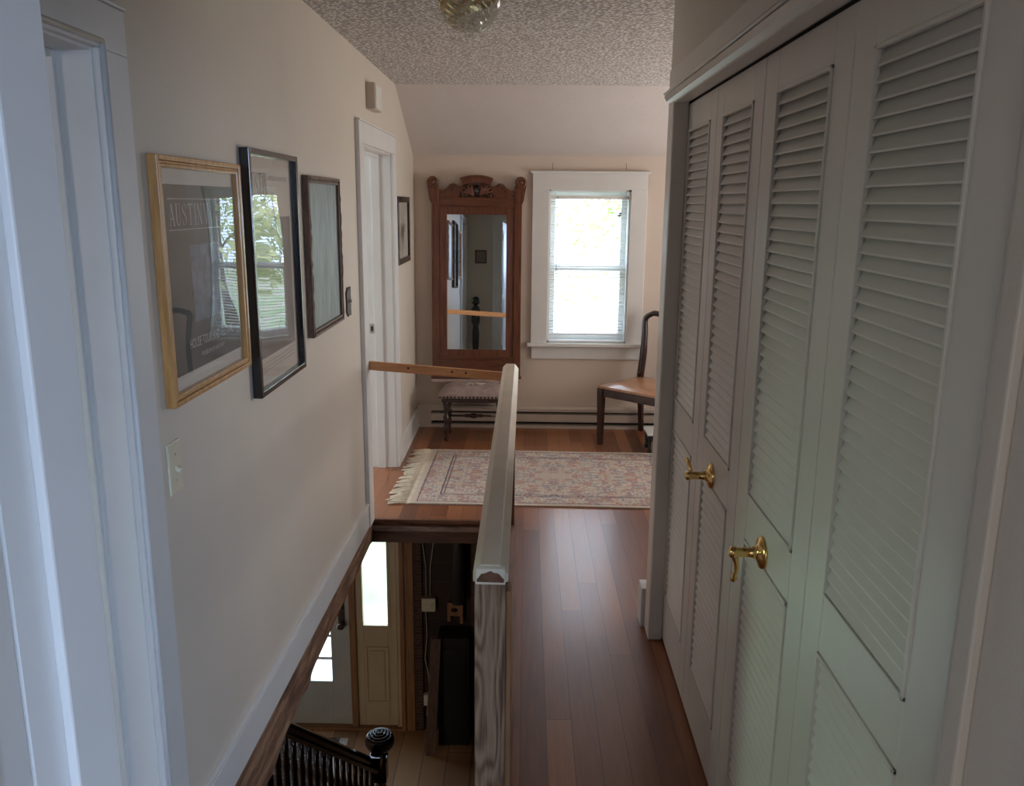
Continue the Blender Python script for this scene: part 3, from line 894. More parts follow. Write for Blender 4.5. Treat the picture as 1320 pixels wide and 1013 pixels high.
def serif_word(word, x, y0, z0, h, adv, mb):
    """condensed roman capitals: thin and thick strokes with serif feet; +Y reads to the right"""
    th, tn = 0.17, 0.06

    def st(p, q, wd):   # slanted stroke as parallelogram
        pts.append([(p[0] - wd / 2, p[1]), (p[0] + wd / 2, p[1]), (q[0] + wd / 2, q[1]), (q[0] - wd / 2, q[1])])

    def bar_(a, b_, zc, t_):
        pts.append([(a, zc - t_ / 2), (b_, zc - t_ / 2), (b_, zc + t_ / 2), (a, zc + t_ / 2)])
    cx = y0
    for ch in word:
        pts = []
        if ch == 'A':
            st((0.12, 0), (0.46, 1), tn); st((0.86, 0), (0.48, 1), th); bar_(0.25, 0.72, 0.32, 0.045); bar_(0, .26, .015, .03); bar_(.68, 1.0, .015, .03)
        elif ch == 'U':
            st((.2, .2), (.2, 1), th); st((.8, .2), (.8, 1), tn); bar_(.02, .4, .985, .03); bar_(.66, .94, .985, .03)
            for k in range(8):
                a, b_ = PI + PI * k / 8, PI + PI * (k + 1) / 8
                w0 = .09 - .05 * k / 8
                pts.append([(.5 + .36 * math.cos(a), .22 + .22 * math.sin(a)), (.5 + .36 * math.cos(b_), .22 + .22 * math.sin(b_)),
                            (.5 + (.36 - 1.6 * w0) * math.cos(b_), .22 + (.22 - w0 * .7) * math.sin(b_)), (.5 + (.36 - 1.6 * w0) * math.cos(a), .22 + (.22 - w0 * .7) * math.sin(a))])
        elif ch == 'S':
            sp0 = [(.82, .78), (.7, .95), (.5, .99), (.28, .93), (.18, .78), (.26, .64), (.5, .52), (.74, .4), (.84, .24), (.72, .07), (.48, .01), (.24, .06), (.16, .24)]
            wd = [.03, .04, .05, .08, .12, .15, .17, .15, .12, .08, .05, .04, .03]
            for k in range(len(sp0) - 1):
                (a, b_), (c_, d_) = sp0[k], sp0[k + 1]
                pts.append([(a - wd[k] / 2, b_), (a + wd[k] / 2, b_ + .02), (c_ + wd[k + 1] / 2, d_ + .02), (c_ - wd[k + 1] / 2, d_)])
            bar_(.14, .18, .15, .28); bar_(.8, .84, .86, .26)
        elif ch == 'T':
            st((.5, 0), (.5, 1), th); bar_(.02, .98, .975, .05); bar_(.3, .7, .015, .03); bar_(.02, .07, .88, .2); bar_(.93, .98, .88, .2)
        elif ch == 'I':
            st((.5, 0), (.5, 1), th); bar_(.28, .72, .985, .03); bar_(.28, .72, .015, .03)
        elif ch == 'N':
            st((.15, 0), (.15, 1), tn); st((.86, 0), (.17, 1), th); st((.87, 0), (.87, 1), tn); bar_(0, .3, .985, .03); bar_(0, .3, .015, .03); bar_(.72, 1, .985, .03)
        elif ch == 'V':
            st((.5, 0), (.15, 1), th); st((.5, 0), (.88, 1), tn); bar_(0, .32, .985, .03); bar_(.74, 1, .985, .03)
        w_ = adv * (0.62 if ch == 'I' else 1.0)
        for pg in pts:
            mb.add([(x, cx + (a if ch != 'I' else a - .19) * adv * .84, z0 + b_ * h) for a, b_ in pg], [tuple(range(len(pg)))])
        cx += w_


# gold framed poster
t, b = picture('framed_poster', 'gold-framed dark slate AUSTIN poster on pale mat, nearest picture on the left wall', 'picture', 1.845, 2.385, 1.188, 1.746, 0.024, 0.026, 'gilt_wood')
obj('mat_board', b, 'mat_board', t)
PX = XL + .0075
b = MB(); b.box(PX - .0015, PX, 1.905, 2.350, 1.247, 1.685); ps = obj('poster', b, 'poster_slate', t)
b = MB(); b.box(PX, PX + .0004, 2.03, 2.22, 1.36, 1.545)
b.prism([(2.22, 1.36), (2.30, 1.36), (2.30, 1.50), (2.22, 1.545)], 'X', PX, PX + .0004); obj('printed_scene', b, 'poster_blue', ps)
b = MB(); serif_word('AUSTIN', PX + .0008, 1.925, 1.592, 0.050, 0.036, b); serif_word('V', PX + .0008, 2.135, 1.592, 0.050, 0.036, b)
for z in (1.582, 1.652):
    b.add([(PX + .0008, 1.92, z), (PX + .0008, 2.33, z), (PX + .0008, 2.33, z + .0018), (PX + .0008, 1.92, z + .0018)], [(0, 1, 2, 3)])
obj('lettering', b, 'poster_letter', ps); b = MB()
wall_text('HOUSE TOUR AND FESTIVAL', 0.034, 0.6, PX + .0008, 1.99, 1.300, b, 0.30)
obj('caption', b, 'poster_letter', ps); b = MB()
wall_text('MUSEUM OF HISTORY', 0.016, 0.7, PX + .0008, 2.06, 1.272, b, 0.16)
obj('fine_print', b, 'poster_letter', ps)
b = MB(); b.box(XL + .011, XL + .013, 1.870, 2.360, 1.212, 1.722); obj('glass', b, 'picture_glass', t)

# black framed poster
t, b = picture('framed_poster', 'tall black-framed cream and brown AUSTIN poster, between the gold frame and the clouded brown frame', 'picture', 2.448, 2.965, 1.072, 1.797, 0.029, 0.018, 'black_lacquer', steps=1)
obj('mat_board', b, 'poster_paper', t)
b = MB(); b.box(PX - .0015, PX, 2.50, 2.91, 1.175, 1.60); ps = obj('poster_picture', b, 'poster_brown', t)
b = MB(); serif_word('AUSTIN', PX + .0008, 2.492, 1.650, 0.082, 0.033, b)
obj('lettering', b, 'ink', t); b = MB()
wall_text('HISTORICAL HOME TOUR', 0.020, 0.8, PX + .0008, 2.69, 1.712, b, 0.20)
for k, (y, wd) in enumerate(()):
    z = 1.665 - k * .022
    b.add([(PX + .0008, y, z), (PX + .0008, y + wd, z), (PX + .0008, y + wd, z + .006), (PX + .0008, y, z + .006)], [(0, 1, 2, 3)])
obj('caption', b, 'ink_faded', t)
b = MB()
for k in range(3):
    z = 1.155 - k * 0.012
    b.add([(PX, 2.50, z), (PX, 2.90, z + .004), (PX, 2.90, z + .006), (PX, 2.50, z + .001)], [(0, 1, 2, 3)])
obj('ruled_lines', b, 'ink_faded', t)
b = MB(); b.box(XL + .012, XL + .014, 2.460, 2.953, 1.084, 1.785); obj('glass', b, 'picture_glass', t)

# brown antique frame with clouded glass
t, b = picture('antique_picture', 'worn brown antique frame around a clouded grey-green pane, third picture on the left wall', 'picture', 3.112, 3.64, 1.150, 1.742, 0.026, 0.026, 'antique_brown')
b = MB(); b.box(XL + .001, XL + .014, 3.13, 3.622, 1.168, 1.724); obj('clouded_pane', b, 'clouded_glass', t)
b = MB(); random.seed(5); pts = []; rad = []
for k in range(97):
    q = (k / 96) * 4; side = int(q) % 4; s_ = q - int(q)
    ya, yb, za, zb_ = 3.121, 3.631, 1.159, 1.733
    y, z = ((ya + (yb - ya) * s_, zb_), (yb, zb_ - (zb_ - za) * s_), (yb - (yb - ya) * s_, za), (ya, za + (zb_ - za) * s_))[side]
    pts.append((XL + .024, y, z)); rad.append(random.uniform(.002, .0065))
b.tube(pts, rad, 7)
obj('carved_edge', b, 'antique_brown', t)

# small black frame beyond the far doorway
t, b = picture('framed_print', 'small black-framed sketch on the left wall between the far doorway and the corner', 'picture', 5.31, 5.84, 1.262, 1.684, 0.02, 0.036, 'black_lacquer', steps=1)
obj('paper', b, 'mat_board', t)
b = MB(); random.seed(9)
for k in range(46):
    y = 5.575 + random.gauss(0, .06); z = 1.47 + random.gauss(0, .06)
    a = random.uniform(-.5, .5); ln = random.uniform(.03, .08)
    b.bar((XL + .0068, y, z - ln / 2), (XL + .0068, y + a * ln, z + ln / 2), .006, .0006, up=(1, 0, 0))
obj('drawing', b, 'ink_faded', t)
b = MB(); b.box(XL + .011, XL + .013, 5.33, 5.82, 1.282, 1.664); obj('glass', b, 'picture_glass', t)

# small picture on the wall behind, seen in the mirror
t = thing('small_picture', 'small square brown-toned picture seen only in the tall mirror, beside the white door casing', 'picture', (-0.62, 0.60, 1.42))
b = MB()
b.box(-0.70, -0.68, 0.601, 0.615, 1.42, 1.60); b.box(-0.56, -0.54, 0.601, 0.615, 1.42, 1.60); b.box(-0.68, -0.56, 0.601, 0.615, 1.42, 1.44); b.box(-0.68, -0.56, 0.601, 0.615, 1.58, 1.60)
obj('frame', b, 'grey_board', t)
b = MB(); b.box(-0.68, -0.56, 0.601, 0.607, 1.44, 1.58); pp = obj('paper', b, 'print_tan', t)
b = MB(); b.box(-0.655, -0.625, 0.607, 0.6075, 1.46, 1.55); b.box(-0.615, -0.585, 0.607, 0.6075, 1.47, 1.56); b.box(-0.66, -0.58, 0.607, 0.6075, 1.45, 1.462)
obj('figures', b, 'ink_faded', pp)

# ------------------------------------------------------------------ switches and chime on the left wall
t = thing('light_switch', 'ivory toggle light switch plate below the gold-framed poster', 'light switch', (XL, 1.86, 1.045))
b = MB(); b.box(XL, XL + .006, 1.824, 1.896, 0.985, 1.108); pl_ = obj('plate', b, 'ivory_plastic', t, bevel=0.003)
b = MB(); b.bar((XL + .004, 1.86, 1.044), (XL + .018, 1.86, 1.038), .009, .012); obj('toggle', b, 'ivory_plastic', t, bevel=0.002)
for z in (1.015, 1.078):
    b = MB(); b.lathe([(0.003, XL + .006), (0.003, XL + .0072), (0.001, XL + .0075)], (0, 1.86, z), 10, 'X'); obj('screw', b, 'steel', pl_)
t = thing('light_switch', 'small ornate dark brass switch plate right of the clouded brown frame', 'light switch', (XL, 3.835, 1.20))
b = MB(); pts = []
for k in range(28):
    a = 2 * PI * k / 28; rr = 1 + .09 * math.cos(7 * a)
    sx_ = max(-1, min(1, math.cos(a) * 1.35)); sz_ = max(-1, min(1, math.sin(a) * 1.25))
    pts.append((3.835 + .042 * sx_ * rr, 1.205 + .062 * sz_ * rr))
b.prism(pts, 'X', XL, XL + .008); pl_ = obj('plate', b, 'aged_brass', t, bevel=0.002)
b = MB(); b.bar((XL + .004, 3.835, 1.205), (XL + .02, 3.835, 1.212), .008, .012); obj('toggle', b, 'ivory_plastic', t)
t = thing('door_chime', 'small beige box-shaped door chime on the wall above the far left doorway', 'door chime', (XL, 4.55, 2.10))
b = MB(); b.box(XL, XL + .046, 4.43, 4.63, 2.105, 2.232); cov = obj('cover', b, 'heater_enamel', t, bevel=0.004)
b = MB(); b.box(XL + .046, XL + .049, 4.445, 4.615, 2.112, 2.225); obj('front_panel', b, 'white_plastic', cov, bevel=0.001)

# ------------------------------------------------------------------ ceiling light
t = thing('ceiling_light', 'round pressed clear glass bowl light on the textured ceiling', 'ceiling light', (-0.20, 3.02, CEIL))
b = MB(); b.lathe([(0.085, CEIL), (0.085, CEIL - .02), (0.07, CEIL - .03)], (-0.20, 3.02, 0), 32); obj('canopy', b, 'brass', t)
b = MB(); seg, rings, R_, Hh = 32, 13, 0.103, 0.125
zt = CEIL - .018
vs, fs = [], []
for k in range(rings + 1):
    a = (PI / 2) * k / rings
    for i in range(seg):
        ph = 2 * PI * i / seg
        rr = R_ * math.cos(a) ** .75 * (1 + (0.045 if (i + k) % 2 else -0.045)) if k < rings else 0.004
        vs.append((-0.20 + rr * math.cos(ph), 3.02 + rr * math.sin(ph), zt - Hh * math.sin(a)))
for k in range(rings):
    for i in range(seg):
        j = (i + 1) % seg; fs.append((k * seg + i, k * seg + j, (k + 1) * seg + j, (k + 1) * seg + i))
b.add(vs, fs); obj('glass_bowl', b, 'pressed_glass', t)
b = MB(); b.lathe([(0.0005, zt - Hh - .016), (0.007, zt - Hh - .010), (0.007, zt - Hh - .004), (0.004, zt - Hh + .002)], (-0.20, 3.02, 0), 12); obj('finial', b, 'pressed_glass', t)

# ------------------------------------------------------------------ tall carved mirror (local coords, leaning back)
PM = thing('pier_mirror', 'tall carved reddish-brown wooden mirror with scroll crest leaning on the far wall', 'mirror', (-0.356, 6.078, 0.392), rot=(-math.radians(3.0), 0, 0))
Z = lambda z: z - 0.392
b = MB()
for s in (-1, 1):
    x0, x1 = sorted((s * .268, s * .322)); b.box(x0, x1, -.004, .036, 0, Z(1.79))
obj('side_post', MB().box(-.322, -.268, -.004, .036, 0, Z(1.77)), 'oak_carved', PM, local=True, bevel=.004)
obj('side_post', MB().box(.268, .322, -.004, .036, 0, Z(1.77)), 'oak_carved', PM, local=True, bevel=.004)
b = MB()
b.box(-.268, -.213, .004, .034, Z(.46), Z(1.63)); b.box(.213, .268, .004, .034, Z(.46), Z(1.63))
b.box(-.213, .213, .004, .034, Z(1.570), Z(1.63)); b.box(-.213, .213, .004, .034, Z(.545), Z(.603))
obj('inner_frame', b, 'oak_carved', PM, local=True, bevel=.004)
obj('glass', MB().box(-.216, .216, .014, .020, Z(.598), Z(1.575)), 'mirror_silver', PM, local=True)
b = MB(); b.box(-.268, .268, -.002, .034, Z(1.63), Z(1.688)); b.box(-.268, .268, -.008, .03, Z(1.625), Z(1.636))
obj('top_rail', b, 'oak_rail_wood', PM, local=True, bevel=.003)
b = MB(); b.box(-.268, .268, 0, .034, Z(.41), Z(.545)); b.box(-.268, .268, -.010, .03, Z(.535), Z(.552)); b.box(-.330, .330, -.022, .036, 0, Z(.412))
obj('bottom_rail', b, 'oak_rail_wood', PM, local=True, bevel=.003)
# scroll heads
for s in (-1, 1):
    b = MB()
    cxs = s * .312
    b.lathe([(0.002, -.026), (0.010, -.027), (0.014, -.020), (0.020, -.017), (0.024, -.022), (0.034, -.022), (0.041, -.014), (0.041, .03)], (cxs, 0, Z(1.793)), 28, 'Y')
    o_ = [(s * .322, Z(1.64)), (s * .335, Z(1.67)), (s * .345, Z(1.73)), (s * .354, Z(1.79)), (s * .29, Z(1.80)), (s * .275, Z(1.76)), (s * .27, Z(1.64))]
    b.prism(o_ if s > 0 else o_[::-1], 'Y', -.008, .03)
    obj('scroll_head', b, 'oak_carved', PM, local=True, bevel=.002)
half = [(0.268, 1.688), (0.268, 1.742), (0.245, 1.738), (0.215, 1.752), (0.190, 1.780), (0.168, 1.788), (0.145, 1.780), (0.128, 1.768), (0.105, 1.768), (0.100, 1.775)]
outl = [(x, Z(z)) for x, z in half] + [(-x, Z(z)) for x, z in half[::-1]]
b = MB(); b.prism(outl, 'Y', 0.0, .03); crest = obj('crest', b, 'oak_carved', PM, local=True, bevel=.003)
# crown moulding: curved cap
arc0, arc1, arc2 = [], [], []
for k in range(13):
    s = -1 + 2 * k / 12
    arc0.append((s * .118, Z(1.842 - .022 * s * s))); arc1.append((s * .100, Z(1.790 - .018 * s * s)))
b = MB(); b.prism(arc0 + arc1[::-1], 'Y', -.030, .03); 
arcm = [(x * .95, z - .016) for x, z in arc0]; arcn = [(x * .92, z - .030) for x, z in arc0]
b.prism([(x * 1.0, z - .008) for x, z in arc0] + arcm[::-1], 'Y', -.036, -.028)
obj('crown_cap', b, 'oak_carved', PM, local=True, bevel=.002)
b = MB(); b.prism([(-.125, Z(1.692)), (.125, Z(1.692)), (.112, Z(1.722)), (.085, Z(1.765)), (-.085, Z(1.765)), (-.112, Z(1.722))], 'Y', -.0015, .002)
obj('recess_shade', b, 'dark_mahogany', crest, local=True)  # flat dark panel on the crest, recess shade painted as colour
b = MB()


def spiral(cx_, cz_, r0, turns, s, start, rad=.004, y=-.003):
    p = []
    for k in range(26):
        t_ = k / 25; a = start + s * turns * 2 * PI * t_; rr = r0 * (1 - .85 * t_)
        p.append((cx_ + rr * math.cos(a), y, cz_ + rr * math.sin(a)))
    b.tube(p, rad * 1.3, 8, rad * .8)


for s in (-1, 1):
    spiral(s * .178, Z(1.752), .026, 1.3, s, PI / 2)
    spiral(s * .080, Z(1.712), .026, 1.2, s, -PI / 2 if s > 0 else -PI / 2)
    spiral(s * .060, Z(1.762), .017, 1.1, -s, PI / 2)
    for k in range(4):   # acanthus leaves
        a = math.radians(20 + 22 * k)
        p0 = Vector((s * .022, -.008, Z(1.700))); p2 = Vector((s * (.022 + .10 * math.cos(a)), -.008, Z(1.700) + .082 * math.sin(a)))
        pm = (p0 + p2) / 2 + Vector((s * .012, -.003, .012))
        b.tube([p0, (p0 + pm) / 2 + Vector((0, 0, .004)), pm, p2], [.004, .009, .010, .002], 8)
    b.tube([(s * .26, -.002, Z(1.715)), (s * .225, -.002, Z(1.722)), (s * .20, -.002, Z(1.735))], [.002, .005, .002], 6)
obj('leaf_carving', b, 'oak_carved', crest, local=True)
b = MB()
for k in range(7):
    x = -.018 + .006 * k
    b.tube([(x, -.006, Z(1.695)), (x * .8, -.010, Z(1.74)), (x * .5, -.006, Z(1.775))], .0035, 6)
obj('fluted_rosette', b, 'dark_mahogany', crest, local=True)

t = thing('wall_shelf', 'shallow pinkish marble shelf with wooden apron under the tall carved mirror', 'shelf', (-0.36, YB, 0.20))
b = MB(); b.box(-0.685, -0.035, 6.06, YB - .001, 0.362, 0.388); obj('shelf_top', b, 'marble_pink', t, bevel=.006)
b = MB(); b.box(-0.54, -0.18, 6.10, YB - .001, 0.20, 0.362); obj('apron', b, 'oak_rail_wood', t, bevel=.004)

# ------------------------------------------------------------------ upholstered stool
SX0, SX1, SY0, SY1 = -0.600, -0.125, 5.73, 6.03
t = thing('footstool', 'low dark wooden stool with padded mauve embroidered seat, before the carved mirror', 'stool', ((SX0 + SX1) / 2, (SY0 + SY1) / 2, 0))
b = MB(); nx, ny = 18, 12
vs, fs = [], []
for j in range(ny + 1):
    for i in range(nx + 1):
        u, v_ = i / nx, j / ny
        e = min(1, 6 * min(u, 1 - u)) ** .5 * min(1, 5 * min(v_, 1 - v_)) ** .5
        vs.append((SX0 + (SX1 - SX0) * u, SY0 + (SY1 - SY0) * v_, 0.335 + 0.055 * e))
for j in range(ny):
    for i in range(nx):
        a = j * (nx + 1) + i; fs.append((a, a + 1, a + nx + 2, a + nx + 1))
b.add(vs, fs, True); b.box(SX0, SX1, SY0, SY1, 0.318, 0.336)
seat = obj('seat_cushion', b, 'upholstery', t)
b = MB()
for k in range(7):
    a = 2 * PI * k / 7
    cxx, cyy = (SX0 + SX1) / 2, (SY0 + SY1) / 2
    b.tube([(cxx, cyy, .391), (cxx + .045 * math.cos(a), cyy + .035 * math.sin(a), .393), (cxx + .085 * math.cos(a + .35), cyy + .065 * math.sin(a + .35), .390)], [.004, .007, .002], 6)
obj('embroidery', b, 'embroidery', seat)
b = MB()
k = 0
while SX0 + .012 + k * .026 < SX1:
    b.lathe([(0.0005, SY0 - .006), (0.006, SY0 - .004), (0.008, SY0)], (SX0 + .012 + k * .026, 0, 0.326), 8, 'Y'); k += 1
obj('nailheads', b, 'dark_mahogany', seat)
b = MB(); b.box(SX0 + .02, SX1 - .02, SY0 + .02, SY1 - .02, 0.285, 0.320); obj('seat_rail', b, 'dark_mahogany', t, bevel=.003)
lx0, lx1, ly0, ly1 = SX0 + .05, SX1 - .05, SY0 + .045, SY1 - .045
for x, y in ((lx0, ly0), (lx1, ly0), (lx0, ly1), (lx1, ly1)):
    b = MB(); b.lathe([(0.013, 0), (0.016, .012), (0.012, .03), (0.017, .07), (0.020, .11), (0.013, .125), (0.021, .14), (0.021, .18), (0.014, .19), (0.018, .22), (0.024, .27), (0.024, .30)], (x, y, 0), 12)
    obj('leg', b, 'dark_mahogany', t)
b = MB(); xm = (lx0 + lx1) / 2; ym = (ly0 + ly1) / 2
b.lathe([(0.008, lx0), (0.008, xm - .07), (0.013, xm - .05), (0.010, xm - .035), (0.020, xm), (0.010, xm + .035), (0.013, xm + .05), (0.008, xm + .07), (0.008, lx1)], (0, ym, .158), 12, 'X')
for x in (lx0, lx1): b.box(x - .009, x + .009, ly0, ly1, .148, .170)
obj('stretcher', b, 'dark_mahogany', t)

# ------------------------------------------------------------------ dining chair in the corner by the window
A = Vector((0.535, 5.745, 0)); B = Vector((0.850, 6.085, 0)); C_ = Vector((0.905, 5.420, 0)); D_ = Vector((1.150, 5.800, 0))
t = thing('dining_chair', 'dark mahogany dining chair with curved open back and tan leather seat beside the window', 'chair', ((A + D_) / 2)[:])
SH = 0.405
u = (C_ - A).normalized(); back = ((B + D_) / 2 - (A + C_) / 2).normalized()
for p in (A, C_):
    b = MB(); b.bar(p + Vector((0, 0, .011 if p is C_ else 0)), p + Vector((0, 0, SH)), .032, .032, up=u, w2=.046, h2=.046); obj('leg', b, 'dark_mahogany', t, bevel=.003)
for p in (B, D_):
    foot = p + back * .035; b = MB(); b.bar(foot, p + Vector((0, 0, SH)), .030, .030, up=u, w2=.040, h2=.040); obj('leg', b, 'dark_mahogany', t, bevel=.003)
b = MB()
for p, q in ((A, C_), (A, B), (C_, D_), (B, D_)):
    b.bar(p + Vector((0, 0, SH - .028)), q + Vector((0, 0, SH - .028)), .024, .062)
obj('seat_rail', b, 'dark_mahogany', t, bevel=.003)
b = MB(); nx = 10; vs, fs = [], []
ex = .018
P00, P10, P01, P11 = A - u * ex - back * ex, C_ + u * ex - back * ex, B - u * ex * .5 - back * .005, D_ + u * ex * .5 - back * .005
for j in range(nx + 1):
    for i in range(nx + 1):
        s, q = i / nx, j / nx
        p = (P00 * (1 - s) + P10 * s) * (1 - q) + (P01 * (1 - s) + P11 * s) * q
        e = (min(1, 5 * min(s, 1 - s)) * min(1, 5 * min(q, 1 - q))) ** .5
        vs.append((p.x, p.y, SH + .014 + .020 * e))
for j in range(nx):
    for i in range(nx):
        a = j * (nx + 1) + i; fs.append((a, a + 1, a + nx + 2, a + nx + 1))
b.add(vs, fs, True)
b.prism([(P00.x, P00.y), (P10.x, P10.y), (P11.x, P11.y), (P01.x, P01.y)], 'Z', SH, SH + .015)
obj('seat', b, 'leather_tan', t)
# back: two posts joined by a rounded crest, vase splat
lean = lambda h: back * (0.0 + 0.05 * (h / .52) ** 1.3)
b = MB(); pts = []
Mid = (B + D_) / 2; hw = (D_ - B).length / 2
for k in range(8):
    h_ = .42 * k / 8; inset = hw * (1.0 - 0.06 * math.sin(PI * k / 8)) - .0
    pts.append(Mid - u * inset + lean(h_) + Vector((0, 0, SH + h_)))
for k in range(9):
    a = PI - PI * k / 8
    cxu = hw - .07
    off = (-cxu + .07 * math.cos(a)) if k <= 4 else (cxu + .07 * math.cos(a))
    h_ = .42 + .055 * math.sin(a)
    pts.append(Mid + u * off * 1.0 + lean(h_) + Vector((0, 0, SH + h_ + (.008 if k == 4 else 0))))
for k in range(8):
    kk = 7 - k; h_ = .42 * kk / 8; inset = hw * (1.0 - 0.06 * math.sin(PI * kk / 8))
    pts.append(Mid + u * inset + lean(h_) + Vector((0, 0, SH + h_)))
b.tube(pts, [.027] * 5 + [.024] * 3 + [.021] * 9 + [.024] * 3 + [.027] * 5, 8)
obj('back_frame', b, 'dark_mahogany', t)
b = MB(); prof = [(.04, .01), (.035, .08), (.025, .14), (.055, .24), (.075, .33), (.05, .40), (.03, .45), (.07, .455), (.08, .475)]
vs, fs = [], []
for w_, h_ in prof:
    c0 = Mid + lean(h_) + Vector((0, 0, SH + h_))
    for s in (-1, 1):
        for d in (-.006, .006): vs.append(c0 + u * (s * w_) + back * d)
for k in range(len(prof) - 1):
    a = 4 * k
    fs += [(a, a + 2, a + 6, a + 4), (a + 1, a + 5, a + 7, a + 3), (a, a + 4, a + 5, a + 1), (a + 2, a + 3, a + 7, a + 6)]
fs += [(0, 1, 3, 2), (4 * len(prof) - 4, 4 * len(prof) - 2, 4 * len(prof) - 1, 4 * len(prof) - 3)]
b.add(vs, fs); obj('splat', b, 'dark_mahogany', t)

# low white topped bench and dark table beyond the closet corner
t = thing('low_bench', 'low white-topped stand on short dark legs, peeking out in front of the dining chair', 'bench', (0.93, 5.60, 0))
b = MB(); b.box(0.832, 1.03, 5.50, 5.71, 0.128, 0.146); obj('top', b, 'frame_white', t, bevel=.004)
b = MB(); b.box(0.840, 1.02, 5.51, 5.70, 0.095, 0.128); obj('apron', b, 'black_matte', t)
for x, y in ((.853, 5.535), (1.005, 5.535), (.853, 5.68), (1.005, 5.68)):
    b = MB(); b.lathe([(0.012, .0), (0.016, .015), (0.009, .03), (0.014, .10)], (x, y, 0), 10); obj('leg', b, 'black_matte', t)
t = thing('side_table', 'dark side table showing only a black curved foot past the closet corner', 'table', (1.0, 4.30, 0))
b = MB(); b.lathe([(.22, .62), (.235, .63), (.235, .645), (.22, .65)], (1.02, 4.30, 0), 28); obj('top', b, 'dark_mahogany', t)
b = MB(); b.lathe([(.03, .16), (.045, .22), (.02, .30), (.03, .45), (.018, .60), (.05, .62)], (1.02, 4.30, 0), 16); obj('pedestal', b, 'dark_mahogany', t)
for k in range(3):
    a = PI + 2 * PI * k / 3 - .08
    dx, dy = math.cos(a), math.sin(a)
    b = MB(); b.tube([(1.02, 4.30, .20), (1.02 + .12 * dx, 4.30 + .12 * dy, .19), (1.02 + .22 * dx, 4.30 + .22 * dy, .08), (1.02 + .30 * dx, 4.30 + .30 * dy, .018), (1.02 + .335 * dx, 4.30 + .335 * dy, .022)], [.02, .02, .015, .014, .016], 8)
    obj('foot', b, 'black_matte', t)

# ------------------------------------------------------------------ rug with fringe
t = thing('area_rug', 'faded rose and grey oriental rug with cream fringe on the far room floor', 'rug', (0.185, 4.985, 0), rot=(0, 0, math.radians(-1.0)))
b = MB(); nx, ny = 40, 24; vs, fs = [], []
for j in range(ny + 1):
    for i in range(nx + 1):
        x = -.81 + 1.62 * i / nx; y = -.53 + 1.06 * j / ny
        z = .009 + .0012 * math.sin(x * 9) * math.sin(y * 7)
        vs.append((x, y, z))
for j in range(ny):
    for i in range(nx):
        a = j * (nx + 1) + i; fs.append((a, a + 1, a + nx + 2, a + nx + 1))
b.add(vs, fs, True)
b.box(-.81, .81, -.53, .53, 0.001, .0075)
obj('pile', b, 'rug_faded', t, local=True)
for s in (-1, 1):
    b = MB(); random.seed(11 + s)
    b.box(min(s * .81, s * .835), max(s * .81, s * .835), -.53, .53, .001, .007)
    for k in range(58):
        y = -.525 + 1.05 * k / 57
        L = random.uniform(.075, .125); dy = random.uniform(-.025, .02) - .01
        x0 = s * .83
        p = [(x0, y, .006), (x0 + s * L * .4, y + dy * .3 + random.uniform(-.004, .004), .008), (x0 + s * L * .75, y + dy * .7, .007), (x0 + s * L, y + dy, .005)]
        b.tube(p, [.004, .006, .007, .005], 5)
    fo = obj('fringe', b, 'fringe_cream', t, local=True)

# ------------------------------------------------------------------ upper stair railing
t = thing('stair_railing', 'worn cream-capped wooden railing on a weathered bare post beside the open stairwell', 'railing', (-0.07, 3.0, 0))
b = MB()
X0, X1 = -0.110, -0.031; ch = .016
b.prism([(X0, .822), (X1, .822), (X1, .840), (X1 - .019, .864), (X0 + .017, .864), (X0, .846)], 'Y', 1.752, 4.17)
# chipped near end: sloped
b.prism([(1.752, .822), (1.752, .862), (1.742, .857), (1.740, .846), (1.738, .822)], 'X', X0 + .006, X1 - .006)
cap = obj('cap_rail', b, 'cream_paint_worn', t, bevel=.002)
b = MB(); pts = []
for k in range(13):
    a = PI * k / 12; pts.append((-.0705 + .030 * math.cos(a) * (1 + .05 * math.sin(5 * a)), .828 + .024 * math.sin(a) + .002 * math.sin(k * 2.3)))
b.prism(pts, 'Y', 1.7365, 1.7415); obj('chipped_end', b, 'nosing_wood', cap)
b = MB(); b.box(-.106, -.036, 1.740, 1.812, -.25, .822); obj('newel_post', b, 'weathered_post', t, bevel=.003)
b = MB(); b.box(-.036, -.024, 1.752, 1.812, .004, .80); obj('post_batten', b, 'cedar_post', t, bevel=.002)
b = MB(); b.box(-.102, -.045, 4.165, 4.235, .004, .822); obj('end_post', b, 'fascia_wood', t, bevel=.002)

t = thing('guard_bar', 'plain orange-brown fir bar across the landing from the left doorway casing to the railing', 'rail', (-0.46, 4.22, 0.8))
b = MB(); b.bar((-0.797, 4.205, .8405), (-0.10, 4.15, .802), .022, .044)
obj('bar', b, 'fir_bar', t, bevel=.002)
gb = [o for o in t.children][0]
for s in (.3, .62, .72):
    b = MB(); b.lathe([(0.006, -.0006), (0.006, .0)], (-0.797 + .697 * s, 4.205 - .055 * s - .0118, .8405 - .0385 * s + .004), 10, 'Y')
    obj('knot', b, 'fascia_wood', gb)

